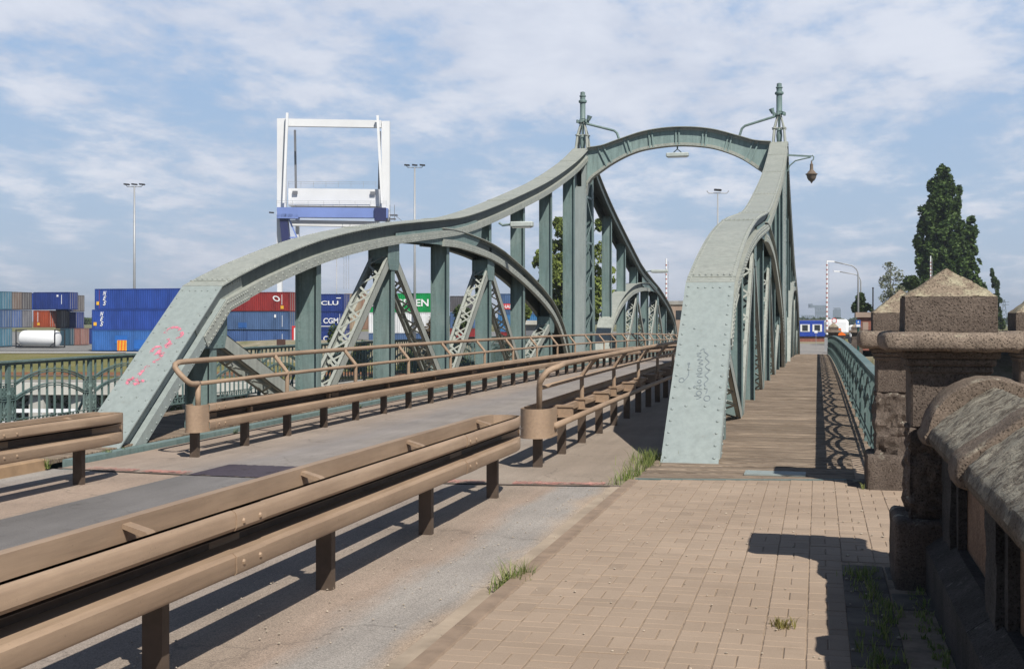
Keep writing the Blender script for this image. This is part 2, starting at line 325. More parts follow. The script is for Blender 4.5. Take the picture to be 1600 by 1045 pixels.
# ------------------------------------------------------------------ mesh building
ORG = {}
def camber(y):
    t = max(0.0, min(y, 82.0)-13.6)
    return .0065*t-.000225*t*t
class MB:
    def __init__(s): s.v = []; s.f = []
    def quadring(s, rings, close=True, caps=True):
        n = len(rings[0]); b = len(s.v)
        for r in rings: s.v += [tuple(p) for p in r]
        for i in range(len(rings)-1):
            for j in range(n if close else n-1):
                k = (j+1) % n; s.f.append((b+i*n+j, b+i*n+k, b+(i+1)*n+k, b+(i+1)*n+j))
        if caps and close:
            s.f.append(tuple(b+j for j in range(n))[::-1]); s.f.append(tuple(b+(len(rings)-1)*n+j for j in range(n)))
        return s
    def box(s, x0, x1, y0, y1, z0, z1):
        b = len(s.v)
        s.v += [(x0, y0, z0), (x1, y0, z0), (x1, y1, z0), (x0, y1, z0), (x0, y0, z1), (x1, y0, z1), (x1, y1, z1), (x0, y1, z1)]
        s.f += [tuple(b+i for i in q) for q in ((3, 2, 1, 0), (4, 5, 6, 7), (0, 1, 5, 4), (1, 2, 6, 5), (2, 3, 7, 6), (3, 0, 4, 7))]
        return s
    def cbox(s, x0, x1, y0, y1, z0, z1, c=.01):
        """box with chamfered vertical edges and top"""
        def ring(x0, x1, y0, y1, z, c): return [(x0+c, y0, z), (x1-c, y0, z), (x1, y0+c, z), (x1, y1-c, z), (x1-c, y1, z), (x0+c, y1, z), (x0, y1-c, z), (x0, y0+c, z)]
        return s.quadring([ring(x0+c, x1-c, y0+c, y1-c, z0, c*.4), ring(x0, x1, y0, y1, z0+c, c), ring(x0, x1, y0, y1, z1-c, c), ring(x0+c, x1-c, y0+c, y1-c, z1, c*.4)])
    def bar(s, p0, p1, w, h, up=(0, 0, 1)):
        p0, p1 = Vector(p0), Vector(p1); d = (p1-p0).normalized(); u = Vector(up)
        a = d.cross(u)
        if a.length < 1e-4: a = d.cross(Vector((1, 0, 0)))
        a.normalize(); n = a.cross(d).normalized(); a = a*w/2; n = n*h/2
        return s.quadring([[p-a-n, p+a-n, p+a+n, p-a+n] for p in (p0, p1)])
    def tube(s, pts, r, n=8, caps=True):
        pts = [Vector(p) for p in pts]; rings = []; a = None
        for i, p in enumerate(pts):
            d = (pts[min(i+1, len(pts)-1)]-pts[max(i-1, 0)]).normalized()
            if a is None:
                a = d.cross(Vector((0, 0, 1)))
                if a.length < 1e-3: a = d.cross(Vector((1, 0, 0)))
            else: a = a-d*a.dot(d)
            a.normalize(); b2 = d.cross(a); rr = r[i] if isinstance(r, (list, tuple)) else r
            rings.append([p+(a*math.cos(2*math.pi*k/n)+b2*math.sin(2*math.pi*k/n))*rr for k in range(n)])
        return s.quadring(rings, True, caps)
    def lathe(s, c, prof, n=16):
        return s.quadring([[(c[0]+r*math.cos(2*math.pi*k/n), c[1]+r*math.sin(2*math.pi*k/n), c[2]+z) for k in range(n)] for r, z in prof])
    def rivet(s, p, nrm, r=.016, h=.010):
        p = Vector(p); nn = Vector(nrm).normalized(); a = nn.orthogonal().normalized(); b2 = nn.cross(a); b = len(s.v)
        for rr, hh in ((r, -.001), (r*.72, h*.75)):
            for k in range(6): s.v.append(tuple(p+(a*math.cos(k*1.0472)+b2*math.sin(k*1.0472))*rr+nn*hh))
        s.v.append(tuple(p+nn*h))
        for k in range(6):
            j = (k+1) % 6; s.f.append((b+k, b+j, b+6+j, b+6+k)); s.f.append((b+6+k, b+6+j, b+12))
        return s
    def prism(s, poly, axis, a0, a1):
        """poly of 2D points extruded along axis ('x','y','z') from a0 to a1"""
        def P(p, a): return {'x': (a, p[0], p[1]), 'y': (p[0], a, p[1]), 'z': (p[0], p[1], a)}[axis]
        return s.quadring([[P(p, a) for p in poly] for a in (a0, a1)])
    def build(s, name, m, parent=None, bend=False, smooth=False, auto=None):
        org = Vector((0, 0, 0))
        if parent is not None: org = ORG[parent.name]
        vs = s.v
        if bend: vs = [(x, y, z+camber(y)) for x, y, z in vs]
        if parent is None and vs:
            xs = [p[0] for p in vs]; ys = [p[1] for p in vs]; zs = [p[2] for p in vs]
            org = Vector(((min(xs)+max(xs))/2, (min(ys)+max(ys))/2, min(zs)))
            if s.keep: org = Vector((0, 0, 0))
        me = bpy.data.meshes.new(name)
        me.from_pydata([(x-org.x, y-org.y, z-org.z) for x, y, z in vs], [], s.f)
        me.update()
        bm = bmesh.new(); bm.from_mesh(me); bmesh.ops.recalc_face_normals(bm, faces=bm.faces); bm.to_mesh(me); bm.free()
        if smooth:
            for p in me.polygons: p.use_smooth = True
        if auto:
            for p in me.polygons: p.use_smooth = True
            try: me.set_sharp_from_angle(angle=R(auto))
            except Exception: pass
        me.materials.append(m)
        o = bpy.data.objects.new(name, me); scene.collection.objects.link(o)
        if parent is not None: o.parent = parent
        else: o.location = org
        ORG[o.name] = org
        return o
    keep = False
def struct(o): o['kind'] = 'structure'; return o
def stuff(o, label, cat): o['kind'] = 'stuff'; o['label'] = label; o['category'] = cat; return o
def tag(o, label, cat, group=None):
    o['label'] = label; o['category'] = cat
    if group: o['group'] = group
    return o
def thing(name, loc, label, cat, group=None):
    o = bpy.data.objects.new(name, None); scene.collection.objects.link(o); o.location = loc
    o.empty_display_size = .2; ORG[o.name] = Vector(loc); return tag(o, label, cat, group)
def text_mesh(name, txt, size, mat, origin, ux, uz, parent, width=None, bold=0.0, shear=0.0, depth=.02):
    """lettering laid on a wall: ux = direction of reading, uz = up"""
    cu = bpy.data.curves.new('t', 'FONT'); cu.body = txt; cu.size = size; cu.extrude = depth/2; cu.offset = bold; cu.shear = shear
    to = bpy.data.objects.new('t', cu); scene.collection.objects.link(to)
    dg = bpy.context.evaluated_depsgraph_get(); dg.update(); me = bpy.data.meshes.new_from_object(to.evaluated_get(dg))
    bpy.data.objects.remove(to); bpy.data.curves.remove(cu)
    xs = [v.co.x for v in me.vertices]; k = 1.0
    if width: k = width/(max(xs)-min(xs))
    x0 = min(xs); ux, uz = Vector(ux).normalized(), Vector(uz).normalized(); nn = ux.cross(uz)
    L = ORG[parent.name]
    for v in me.vertices:
        v.co = Vector(origin)-L+ux*((v.co.x-x0)*k)+uz*v.co.y+nn*v.co.z
    me.materials.clear(); me.materials.append(mat); me.name = name
    o = bpy.data.objects.new(name, me); scene.collection.objects.link(o); o.parent = parent; ORG[o.name] = L
    return o
def spline(pts, step=.5):
    out = []
    for i in range(len(pts)-1):
        p0 = pts[max(i-1, 0)]; p1 = pts[i]; p2 = pts[i+1]; p3 = pts[min(i+2, len(pts)-1)]
        n = max(1, int(math.dist(p1, p2)/step))
        for k in range(n):
            t = k/n
            out.append(tuple(.5*((2*b)+(-a+c)*t+(2*a-5*b+4*c-d)*t*t+(-a+3*b-3*c+d)*t**3) for a, b, c, d in zip(p0, p1, p2, p3)))
    out.append(tuple(pts[-1])); return out
def interp(pts, y):
    if y <= pts[0][0]: return pts[0][1]
    for (a, b), (c, d) in zip(pts, pts[1:]):
        if y <= c: return b+(d-b)*(y-a)/(c-a)
    return pts[-1][1]
#@@SECTION terrain
# ------------------------------------------------------------------ terrain, canal, roads
YT = 45.8
def endarc(x): return 11.88+(x+4.97)**2/40.0        # the swing span ends on an arc
def sheet(name, poly, z, m, keep=True):
    b = MB(); b.v = [(x, y, z) for x, y in poly]; b.f = [tuple(range(len(poly)))]; b.keep = keep
    return struct(b.build(name, m))
# far land beyond the canal: one sheet to the horizon whose near edge is the quay line
def q(u, d): p = at(u, d); return (p.x, p.y)
quay = [q(-3400, 84), q(0, 84), q(500, 84), (-11.5, 84.0), (-11.5, 79.0), (2.2, 79.0), (2.2, 84), (60, 95), (900, 300)]
sheet('ground', [(-3500, 4500), (-3500, -600)]+[quay[0]]+quay[1:]+[(2500, 300), (2500, 4500)], -2.45, GRASSLAND)
b = MB(); b.keep = True
for (x0, y0), (x1, y1) in zip(quay, quay[1:]):
    n = len(b.v); b.v += [(x0, y0, -2.45), (x1, y1, -2.45), (x1, y1, -9), (x0, y0, -9)]; b.f.append((n, n+1, n+2, n+3))
struct(b.build('canal_bank', CONC_G))
sheet('water', [(-3400, -600), (2400, -600), (2400, 700), (-3400, 700)], -6.2, WATER)
# near bank block
b = MB(); b.keep = True
xs = [-60, -12, -8.15, -6.5, -4.97, -3, -1.75, .6, 3, 40]
for x0, x1 in zip(xs, xs[1:]):
    y0, y1 = endarc(max(min(x0, 3), -12)), endarc(max(min(x1, 3), -12)); n = len(b.v)
    b.v += [(x0, y0, -.30), (x1, y1, -.30), (x1, y1, -9), (x0, y0, -9), (x0, -60, -.30), (x1, -60, -.30)]
    b.f += [(n, n+1, n+2, n+3), (n, n+1, n+5, n+4)]
struct(b.build('abutment', CONC_G))
# approach road, follows the arc
def strip_sheet(name, x0, x1, y0, z, m, nx=8, y1f=endarc, gap=.03, bend=False):
    b = MB(); b.keep = True
    for i in range(nx+1):
        x = x0+(x1-x0)*i/nx; b.v += [(x, y0, z), (x, y1f(x)-gap, z)]
    for i in range(nx): b.f.append((2*i, 2*i+2, 2*i+3, 2*i+1))
    return struct(b.build(name, m))
strip_sheet('road', -8.15, -1.97, -60, -.08, ROAD_NEAR, 24)
strip_sheet('road_trench_strip', -6.48, -5.47, -60, -.076, STRIP)
strip_sheet('road_gutter', -1.97, -1.80, -60, -.074, GUTTER, 4)
# cast dark patch and red paint where the span begins
def road_patch(name, x0, x1, off0, off1, m, z=-.070, wob=.03):
    b = MB(); b.keep = True; n = 40
    for i in range(n+1):
        x = x0+(x1-x0)*i/n; e = endarc(x)
        b.v += [(x, e+off0+random.uniform(-wob, wob), z), (x, e+off1+random.uniform(-wob, wob), z)]
    for i in range(n): b.f.append((2*i, 2*i+2, 2*i+3, 2*i+1))
    return struct(b.build(name, m))
road_patch('asphalt_patch', -6.42, -5.5, -.02, .95, PATCH, -.068)
for x0, x1 in ((-7.75, -7.15), (-7.05, -6.5), (-3.85, -3.25), (-2.95, -2.05)):
    road_patch('road_paint', x0, x1, .02, .22, REDPAINT, -.066, .035)
# bridge carriageway, cambered
b = MB(); b.keep = True; nx = 12; X0, X1 = -8.12, -1.75; ny = 66
for j in range(ny+1):
    for i in range(nx+1):
        x = X0+(X1-X0)*i/nx; y0 = endarc(x)+.03; y = y0+(78.9-y0)*j/ny; b.v.append((x, y, -.08))
for j in range(ny):
    for i in range(nx):
        n = j*(nx+1)+i; b.f.append((n, n+1, n+nx+2, n+nx+1))
struct(b.build('bridge_road', ROAD_BRIDGE, bend=True))
# black expansion joint: a slim steel bar along the arc
b = MB(); b.keep = True; arc = [(-8.1+6.3*i/24, endarc(-8.1+6.3*i/24), -.072) for i in range(25)]
for p, q2 in zip(arc, arc[1:]): b.bar(p, q2, .018, .006)
struct(b.build('expansion_joint', simple('joint_steel', (.16, .13, .11), .7)))
# far approach
zf = -.08+camber(82)
def q3(x, y): return (x, y)
sheet('far_road', [(-11.0, 78.95), (1.2, 78.95), (3, 100), (40, 117), (120, 130), (120, 118), (40, 104), (14, 96), (9, 100), (4, 122), (-40, 122), (-9, 100)], zf, ROAD_FAR)
b = MB(); b.keep = True      # embankment carrying the far road
top = [(-12.5, 79.0), (3.2, 79.0), (5.5, 93), (40, 100), (150, 125), (150, 136), (10, 134), (-60, 132), (-60, 122), (-14, 100)]
bot = [(-12.5, 79.0), (3.2, 79.0), (9, 88), (42, 92), (158, 118), (158, 144), (10, 142), (-66, 140), (-66, 116), (-19, 98)]
b.quadring([[(x, y, -2.47) for x, y in bot], [(x, y, zf-.02) for x, y in top]]); struct(b.build('embankment', STONYBANK))
b = MB(); b.box(-11.6, 2.2, 79.0, 80.0, -9, zf-.01); b.keep = True; struct(b.build('far_abutment', CONC_G))
# yard behind the canal, track bed, verge, yard road; all parallel to the far quay
def qstrip(name, u0, u1, d0, d1, z, m, z1=None):
    b = MB(); b.keep = True; z1 = z if z1 is None else z1
    a, c_, d_, e = at(u0, d0), at(u1, d0), at(u1, d1), at(u0, d1)
    b.v = [(a.x, a.y, z), (c_.x, c_.y, z), (d_.x, d_.y, z1), (e.x, e.y, z1)]; b.f = [(0, 1, 2, 3)]
    return struct(b.build(name, m))
qstrip('container_yard', -1800, 1150, 154, 420, -2.30, YARD)
qstrip('yard_road', -1800, 1000, 148.5, 153.9, -2.36, CONC)
qstrip('track_bed', -1800, 1000, 88, 95, -2.40, BALLAST)
# steel-and-concrete quay deck of pale beam on piers
def farbar(b, u0, u1, d, z0, z1, dep):
    p0, p1 = at(u0, d), at(u1, d); b.bar((p0.x, p0.y, (z0+z1)/2), (p1.x, p1.y, (z0+z1)/2), dep, z1-z0); return b
t = thing('quay_trestle', at(150, 83, -9), 'long pale concrete beam on piers along the far canal bank', 'quay')
farbar(MB(), -800, 470, 83, -3.38, -2.62, 1.2).build('beam', CONC, t)
for u in (-200, -60, 62, 128, 240, 330, 420):
    p = at(u, 83.2); MB().box(p.x-.55, p.x+.55, p.y-.4, p.y+.4, -9, -3.38).build('pier', CONC, t)
t = thing('mooring_pontoon', at(75, 78, -6.2), 'white pontoon with handrail moored under the pale quay beam', 'pontoon')
farbar(MB(), -200, 118, 78, -6.1, -5.3, 2.4).build('hull', CRANEG, t)
b = MB(); farbar(b, -200, 118, 77, -4.15, -3.92, .12); farbar(b, -200, 118, 77, -4.75, -4.68, .08)
for k in range(12):
    p = at(-180+27*k, 77); b.box(p.x-.05, p.x+.05, p.y-.05, p.y+.05, -5.3, -4.1)
b.build('handrail', WHITE, t)
# steel rails of the track bed
for d in (89.6, 91.1):
    b = MB(); farbar(b, -900, 900, d, -2.38, -2.24, .08); tag(b.build('railway_rail', simple('rusty_rail', (.22, .11, .06), .6)), ('nearer' if d < 90 else 'farther')+' rusty rail of the track on the far bank', 'rail', 'rails of the quayside track')
# near left pavement and kerb
b = MB(); b.keep = True
for i in range(6):
    x0 = -14+5.68*i/6; x1 = -14+5.68*(i+1)/6; n = len(b.v)
    b.v += [(x0, -60, .03), (x1, -60, .03), (x1, endarc(x1)-.12, .03), (x0, endarc(x0)-.12, .03)]; b.f.append((n, n+1, n+2, n+3))
struct(b.build('left_pavement', simple('left_pavement_sand', (.30, .24, .175), .95, 0, .25, 1.5, .4, 60)))
b = MB(); b.keep = True
for k in range(16):
    y1 = endarc(-8.2)-.15-k*1.0; b.cbox(-8.32, -8.15, y1-.99, y1, -.25, .045, .015)
struct(b.build('left_kerb', simple('left_kerb_stone', (.34, .23, .14), .9, 0, .2, 3, .4, 60)))
# right pavement: pavers laid in basket weave
b = MB(); b.keep = True; G = .2045; jx = .006
def paver(x0, x1, y0, y1):
    dz = random.uniform(-.0022, .0022); c = .0035; z = dz
    x0 += jx/2+random.uniform(-.001, .001); x1 -= jx/2; y0 += jx/2+random.uniform(-.001, .001); y1 -= jx/2
    n = len(b.v)
    b.v += [(x0, y0, -.02), (x1, y0, -.02), (x1, y1, -.02), (x0, y1, -.02), (x0, y0, z-c), (x1, y0, z-c), (x1, y1, z-c), (x0, y1, z-c), (x0+c, y0+c, z), (x1-c, y0+c, z), (x1-c, y1-c, z), (x0+c, y1-c, z)]
    for i in range(4):
        j = (i+1) % 4; b.f += [(n+i, n+j, n+4+j, n+4+i), (n+4+i, n+4+j, n+8+j, n+8+i)]
    b.f.append((n+8, n+9, n+10, n+11))
ncol = 15
for i in range(ncol):
    x0 = -1.69+i*G; wob = 0
    ymax = (endarc(x0+G/2)-.06) if x0 < .35 else 14.5
    ymin = 3.2
    if x0 > .12: ymin = 8.35
    j = 0; y = 3.2
    while y < ymax:
        y1 = y+G
        if y >= ymin-.1:
            if (i+j) % 2 == 0:
                for k in (0, 1):
                    paver(x0+k*G/2, x0+(k+1)*G/2, y, min(y1, ymax))
            else:
                paver(x0, x0+G, y, min(y+G/2, ymax))
                if y+G/2 < ymax-.03: paver(x0, x0+G, y+G/2, min(y1, ymax))
        y = y1; j += 1
struct(b.build('pavement', PAVER))
bb = MB(); bb.keep = True; bb.v = [(-1.70, -60, -.0055), (3.0, -60, -.0055), (3.0, 16, -.0055), (.36, 16, -.0055), (.36, endarc(.36)-.04, -.0055), (-1.70, endarc(-1.7)-.05, -.0055)]; bb.f = [(0, 1, 2, 3, 4, 5)]
struct(bb.build('pavement_bed', SANDSET))
b = MB(); b.keep = True
for k in range(70):
    y1 = endarc(-1.75)-.05-k*1.0
    if y1 < -20: break
    b.cbox(-1.80, -1.694, y1-.995, y1, -.25, .002, .008)
struct(b.build('kerb', KERB))
# mossy slabs beside the wall
b = MB(); b.keep = True; y = 3.0
while y < 8.1:
    for x0, x1 in ((.14, .40), (.40, .66)):
        dz = random.uniform(-.008, .002); b.cbox(x0+.004, x1-.004, y+.004, y+.395, -.06, dz, .006)
    y += .4
struct(b.build('edge_slabs', SLAB))
#@@SECTION bridge
# ------------------------------------------------------------------ swing bridge
BX = {'L': -8.615, 'R': -1.365}
bridge = thing('swing_bridge', (-4.97, 45.8, -1.0), 'grey-green riveted steel swing bridge with two arched trusses', 'bridge')
NEAR_T = [(16.42, 2.06), (17.65, 2.40), (19.5, 2.82), (21.0, 3.09), (22.5, 3.31), (24.0, 3.50), (25.6, 3.67), (27.4, 3.86), (29.0, 4.05), (31.2, 4.42), (34.3, 5.02), (38.9, 5.99), (43.4, 7.14), (46.05, 7.98)]
NEAR_A = [(27.4, 3.66), (28.8, 3.69), (31.2, 3.60), (32.8, 3.46), (34.3, 3.24), (36.0, 2.95), (38.2, 2.50), (39.9, 2.03), (41.2, 1.42), (42.1, .72), (42.7, -.15)]
FAR_T = [(47.0, 7.98), (48.2, 7.35), (52.1, 6.25), (59.0, 4.72), (61.2, 4.32), (63.4, 4.05), (65.0, 3.86), (67.3, 3.62), (69.2, 3.35), (71.4, 3.0), (73.2, 2.62), (75.0, 2.05)]
FAR_A = [(50.0, -.15), (50.7, .8), (51.6, 1.62), (52.9, 2.2), (54.8, 2.76), (57.75, 3.30), (61.2, 3.60), (63.6, 3.66)]
DEP = .42
def chord(b, path, xc, dep=DEP, rivets=True, seam=None, rv=None, half=.315, web=None, band=None):
    """box-shaped riveted chord; path is the top line in (y, z); cover plate, two side webs, proud lower bands"""
    n = len(path); sts = []
    for i, (y, z) in enumerate(path):
        a = path[max(i-1, 0)]; c = path[min(i+1, n-1)]
        if 0 < i < n-1:
            d1 = Vector((y-a[0], z-a[1])).normalized(); d2 = Vector((c[0]-y, c[1]-z)).normalized(); d = (d1+d2).normalized()
            k = 1/max(.6, d.dot(d1))
        else: d = Vector((c[0]-a[0], c[1]-a[1])).normalized(); k = 1
        nn = Vector((-d.y, d.x))*k
        if nn.y < 0 and abs(d.x) > .2: nn = -nn
        sts.append((y, z, nn))
    def member(x0, x1, n0, n1, b=b):
        b.quadring([[(xc+x0, y+nn.x*n0, z+nn.y*n0), (xc+x1, y+nn.x*n0, z+nn.y*n0), (xc+x1, y+nn.x*n1, z+nn.y*n1), (xc+x0, y+nn.x*n1, z+nn.y*n1)] for y, z, nn in sts])
    web = web if web is not None else b; band = band if band is not None else b
    member(-half, half, -.018, 0); member(-.20, .20, -.044, -.019, web)  # thin soffit strip added to darken the cover plate's underside
    for s_ in (-1, 1):
        xs = sorted((s_*.20, s_*.18)); member(xs[0], xs[1], -dep+.02, -.045, web)
        xs = sorted((s_*.202, s_*.30)); member(xs[0], xs[1], -dep, -dep+.165, band)
        xs = sorted((s_*.202, s_*.222)); member(xs[0], xs[1], -.085, -.02, web)
    if rivets:
        L = 0; nextr = .1; side = 0; cnt = 0
        for i in range(n-1):
            y0, z0, n0 = sts[i]; y1, z1, n1 = sts[i+1]; seg = math.hypot(y1-y0, z1-z0)
            while nextr < L+seg:
                f = (nextr-L)/seg; y = y0+(y1-y0)*f; z = z0+(z1-z0)*f; nn = n0.lerp(n1, f).normalized(); cnt += 1
                r = rv or .019
                if nextr == nextr:
                    for s_ in (-1, 1):
                        b.rivet((xc+s_*(half-.045), y, z), (0, nn.x, nn.y), r, .013)
                        h = -dep+.045 if cnt % 2 else -dep+.115
                        b.rivet((xc+s_*.301, y+nn.x*h, z+nn.y*h), (s_, 0, 0), r*.9, .013)
                        b.rivet((xc+s_*.223, y-nn.x*.052, z-nn.y*.052), (s_, 0, 0), r*.8, .008)
                nextr += .135
            L += seg
def arm(side, far):
    xc = BX[side]; inner = 1 if side == 'L' else -1
    return xc, inner
TRUSS_DESC = {'L': 'left', 'R': 'right'}
def lattice(b, p0, p1, xc, wx, flange, plate=.014, pitch=.34, lw=.045):
    """laced strut from p0 to p1 (y,z): two side plates and zigzag lacing on front and back"""
    p0 = Vector((0, *p0)); p1 = Vector((0, *p1)); d = (p1-p0); Ln = d.length; d.normalize(); nn = Vector((0, -d.z, d.y))
    if nn.z < 0: nn = -nn
    for s_ in (-1, 1):
        a = Vector((xc+s_*(wx/2-plate/2), 0, 0)); b.bar(p0+a, p1+a, plate, flange, nn)
        for q_ in (-1, 1):
            a2 = Vector((xc+s_*(wx/2-.035), 0, 0))+nn*q_*(flange/2-.006); b.bar(p0+a2, p1+a2, .07, .012, nn)
    k = int(Ln/pitch)
    for q_ in (-1, 1):
        for i in range(k):
            s0 = -1 if i % 2 else 1
            a = p0+d*(Ln*i/k)+nn*q_*(flange/2+.006); c_ = p0+d*(Ln*(i+1)/k)+nn*q_*(flange/2+.006)
            b.bar(a+Vector((xc+s0*(wx/2-.045), 0, 0)), c_+Vector((xc-s0*(wx/2-.045), 0, 0)), lw, .010, nn)
            if q_ > 0 or True: b.rivet(a+Vector((xc+s0*(wx/2-.04), 0, 0))+nn*q_*.008, nn*q_, .013, .008)
def vertical(b, y, z0, z1, xc, w=.42, t=.20):
    """built-up post: web plate across, flanges along the truss"""
    b.box(xc-w/2+.012, xc+w/2-.012, y-.012, y+.012, z0, z1)
    for s_ in (-1, 1):
        x0, x1 = sorted((xc+s_*w/2, xc+s_*(w/2-.014))); b.box(x0, x1, y-t/2, y+t/2, z0, z1)
        x0, x1 = sorted((xc+s_*(w/2-.015), xc+s_*(w/2-.075)))
        b.box(x0, x1, y-.024, y-.013, z0, z1); b.box(x0, x1, y+.013, y+.024, z0, z1)
    zz_ = z0+.1
    while zz_ < z1-.05:
        for s_ in (-1, 1): b.rivet((xc+s_*(w/2-.045), y-.024, zz_), (0, -1, 0), .014, .010)
        zz_ += .16
    return b
def polyplate(b, poly, xc, x0, x1):
    for s_ in (-1, 1):
        a, c_ = sorted((xc+s_*x0, xc+s_*x1)); b.prism(poly, 'x', a, c_)
for side in ('L', 'R'):
    xc = BX[side]; inner = 1 if side == 'L' else -1
    # bottom girder is the body of the truss part; everything standing on it is a sub-part
    b = MB()
    for y in range(14, 78, 4):
        y1 = min(y+4, 78.2); b.box(xc-.22, xc+.22, y, y1, -.75, -.10)
    truss = b.build('truss', PAINT, bridge, bend=True)
    truss['label'] = f"{TRUSS_DESC[side]} riveted arched truss of the bridge"
    # near end post
    b = MB(); foot = [(13.68, -.02), (16.40, 2.04)]
    chord(b, foot, xc, .40, rivets=False)
    d = Vector((0, foot[1][0]-foot[0][0], foot[1][1]-foot[0][1])); Ln = d.length; d.normalize(); nn = Vector((0, -d.z, d.y))
    if nn.z < 0: nn = -nn
    base = Vector((xc, *foot[0]))
    for i in range(17):
        s_ = .1+i*(Ln-.2)/16
        for k in (-.265, .265): b.rivet(base+d*s_+Vector((k, 0, 0)), nn, .021, .016)
    for s_, ks in ((1.28, (-.09, 0, .09)), (.96, (-.11, .11)), (1.62, (-.13, .12)), (2.08, (-.05, .16)), (2.42, (-.12,)), (Ln-.12, (-.14, -.05, .05, .14))):
        for k in ks: b.rivet(base+d*s_+Vector((k, 0, 0)), nn, .021, .016)
    for i in range(22):
        s_ = .12+i*(Ln-.25)/21
        for q_ in (-1, 1):
            b.rivet(base+d*s_-nn*.36+Vector((q_*.301, 0, 0)), (q_, 0, 0), .015, .011)
            b.rivet(base+d*(s_+.06)-nn*.10+Vector((q_*.237, 0, 0)), (q_, 0, 0), .013, .010)
    ep = b.build('end_post', FOOT, truss)
    b = MB(); polyplate(b, [(15.86, 1.32), (16.55, 1.845), (17.255, 2.03), (17.31, 1.86), (16.68, 1.69), (15.98, 1.17)], xc, .302, .314)
    polyplate(b, [(15.71, 1.50), (16.40, 2.01), (17.19, 2.22), (17.26, 2.0), (16.56, 1.80), (15.88, 1.30)], xc, .203, .216)
    for i in range(10):
        f = i/9
        for (a0, a1), (c0, c1), xx in (((15.90, 1.33), (16.56, 1.80), .315), ((16.60, 1.81), (17.22, 1.98), .315), ((16.0, 1.23), (16.66, 1.72), .315), ((16.70, 1.74), (17.26, 1.89), .315), ((15.78, 1.49), (16.42, 1.95), .217), ((16.46, 1.98), (17.16, 2.15), .217)):
            for s_ in (-1, 1): b.rivet((xc+s_*xx, a0+(c0-a0)*f, a1+(c1-a1)*f), (s_, 0, 0), .018, .012)
    b.build('knee_plate', PLATE, truss)
    # near chords
    b = MB(); wb = MB(); tp = [(16.40, 2.045)]+spline(NEAR_T, .45)[1:]; chord(b, tp, xc, web=wb); wb.build('side_web', WEB_SHADE, truss)
    # cover-plate lap at the knee and field splices
    for ys in (16.62, 22.6, 27.6, 33.5, 39.5, 43.6):
        z = interp(tp, ys); z2 = interp(tp, ys+.5); dd = math.hypot(.5, z2-z)
        b.bar((xc, ys, z+.006), (xc, ys+(.30 if ys > 17 else .04), z+.006+(z2-z)*(.6 if ys > 17 else .08)), .63, .012)
        nv = Vector((0, -(z2-z), .5)).normalized()
        for kk in range(7):
            for yy in ((ys+.05, ys+.25) if ys > 17 else (ys+.10,)): b.rivet(Vector((xc-.24+.08*kk, yy, z+(z2-z)*(yy-ys)/.5))+nv*.013, nv, .018, .012)
    b.build('top_chord', PLATE, truss)
    b = MB(); wb = MB(); fp = spline(FAR_T, .45); chord(b, fp, xc, rivets=side == 'R', web=wb, band=wb); wb.build('side_web', WEB_SHADE, truss, bend=True); b.build('top_chord', PLATE, truss, bend=True)  # lower bands also take the darkened web colour
    b = MB(); chord(b, [(46.05, 7.98), (46.5, 8.03), (47.0, 7.98)], xc, rivets=False); b.build('apex_plate', PLATE, truss)
    b = MB(); wb = MB(); chord(b, spline(NEAR_A, .4), xc, web=wb); b.build('arch_chord', PLATE, truss); wb.build('side_web', WEB_SHADE, truss)
    b = MB(); wb = MB(); chord(b, spline(FAR_A, .4), xc, rivets=False, web=wb); wb.build('side_web', WEB_SHADE, truss, bend=True); b.build('arch_chord', PLATE, truss, bend=True)
    # web gusset where arch and top chord part
    b = MB(); ys = [24.2, 25.5, 27, 28.2, 29.4, 30.3]
    up = [(y, interp(tp, y)-.2) for y in ys]; na = [(24.2, 3.32)]+NEAR_A[:-1]
    lo = [(24.2, 3.14), (25.5, 3.21), (27, 3.26), (28.2, 3.28), (29.4, 3.28), (30.3, 3.40)]
    polyplate(b, [(30.9, 4.0)]+up[::-1]+lo+[(30.8, 3.62)], xc, .236, .252)
    for k in range(34):
        for zz_ in (.06, .14): 
            y = 24.4+k*.17; z = interp(lo, y)+zz_
            for s_ in (-1, 1): b.rivet((xc+s_*.253, y, z), (s_, 0, 0), .014, .009)
    for k in range(20):
        y = 28.6+k*.12
        for zz_ in (-.5, -.43):
            for s_ in (-1, 1): b.rivet((xc+s_*.253, y, interp(tp, y)+zz_+.12), (s_, 0, 0), .012, .008)
    b.build('gusset', PAINT, truss)
    b = MB(); polyplate(b, [(63.0, 3.3), (66.8, 3.3), (66.8, 3.55), (61.0, 4.1), (61.0, 3.45)], xc, .236, .252); b.build('gusset', PAINT, truss, bend=True)
    # far end post
    b = MB(); chord(b, [(75.0, 2.05), (77.9, -.02)], xc, .40, rivets=False); b.build('end_post', FOOT, truss, bend=True)
    # verticals
    VY_ = [16.35+3.9*k for k in range(8)]
    atop = spline(NEAR_A, .4)
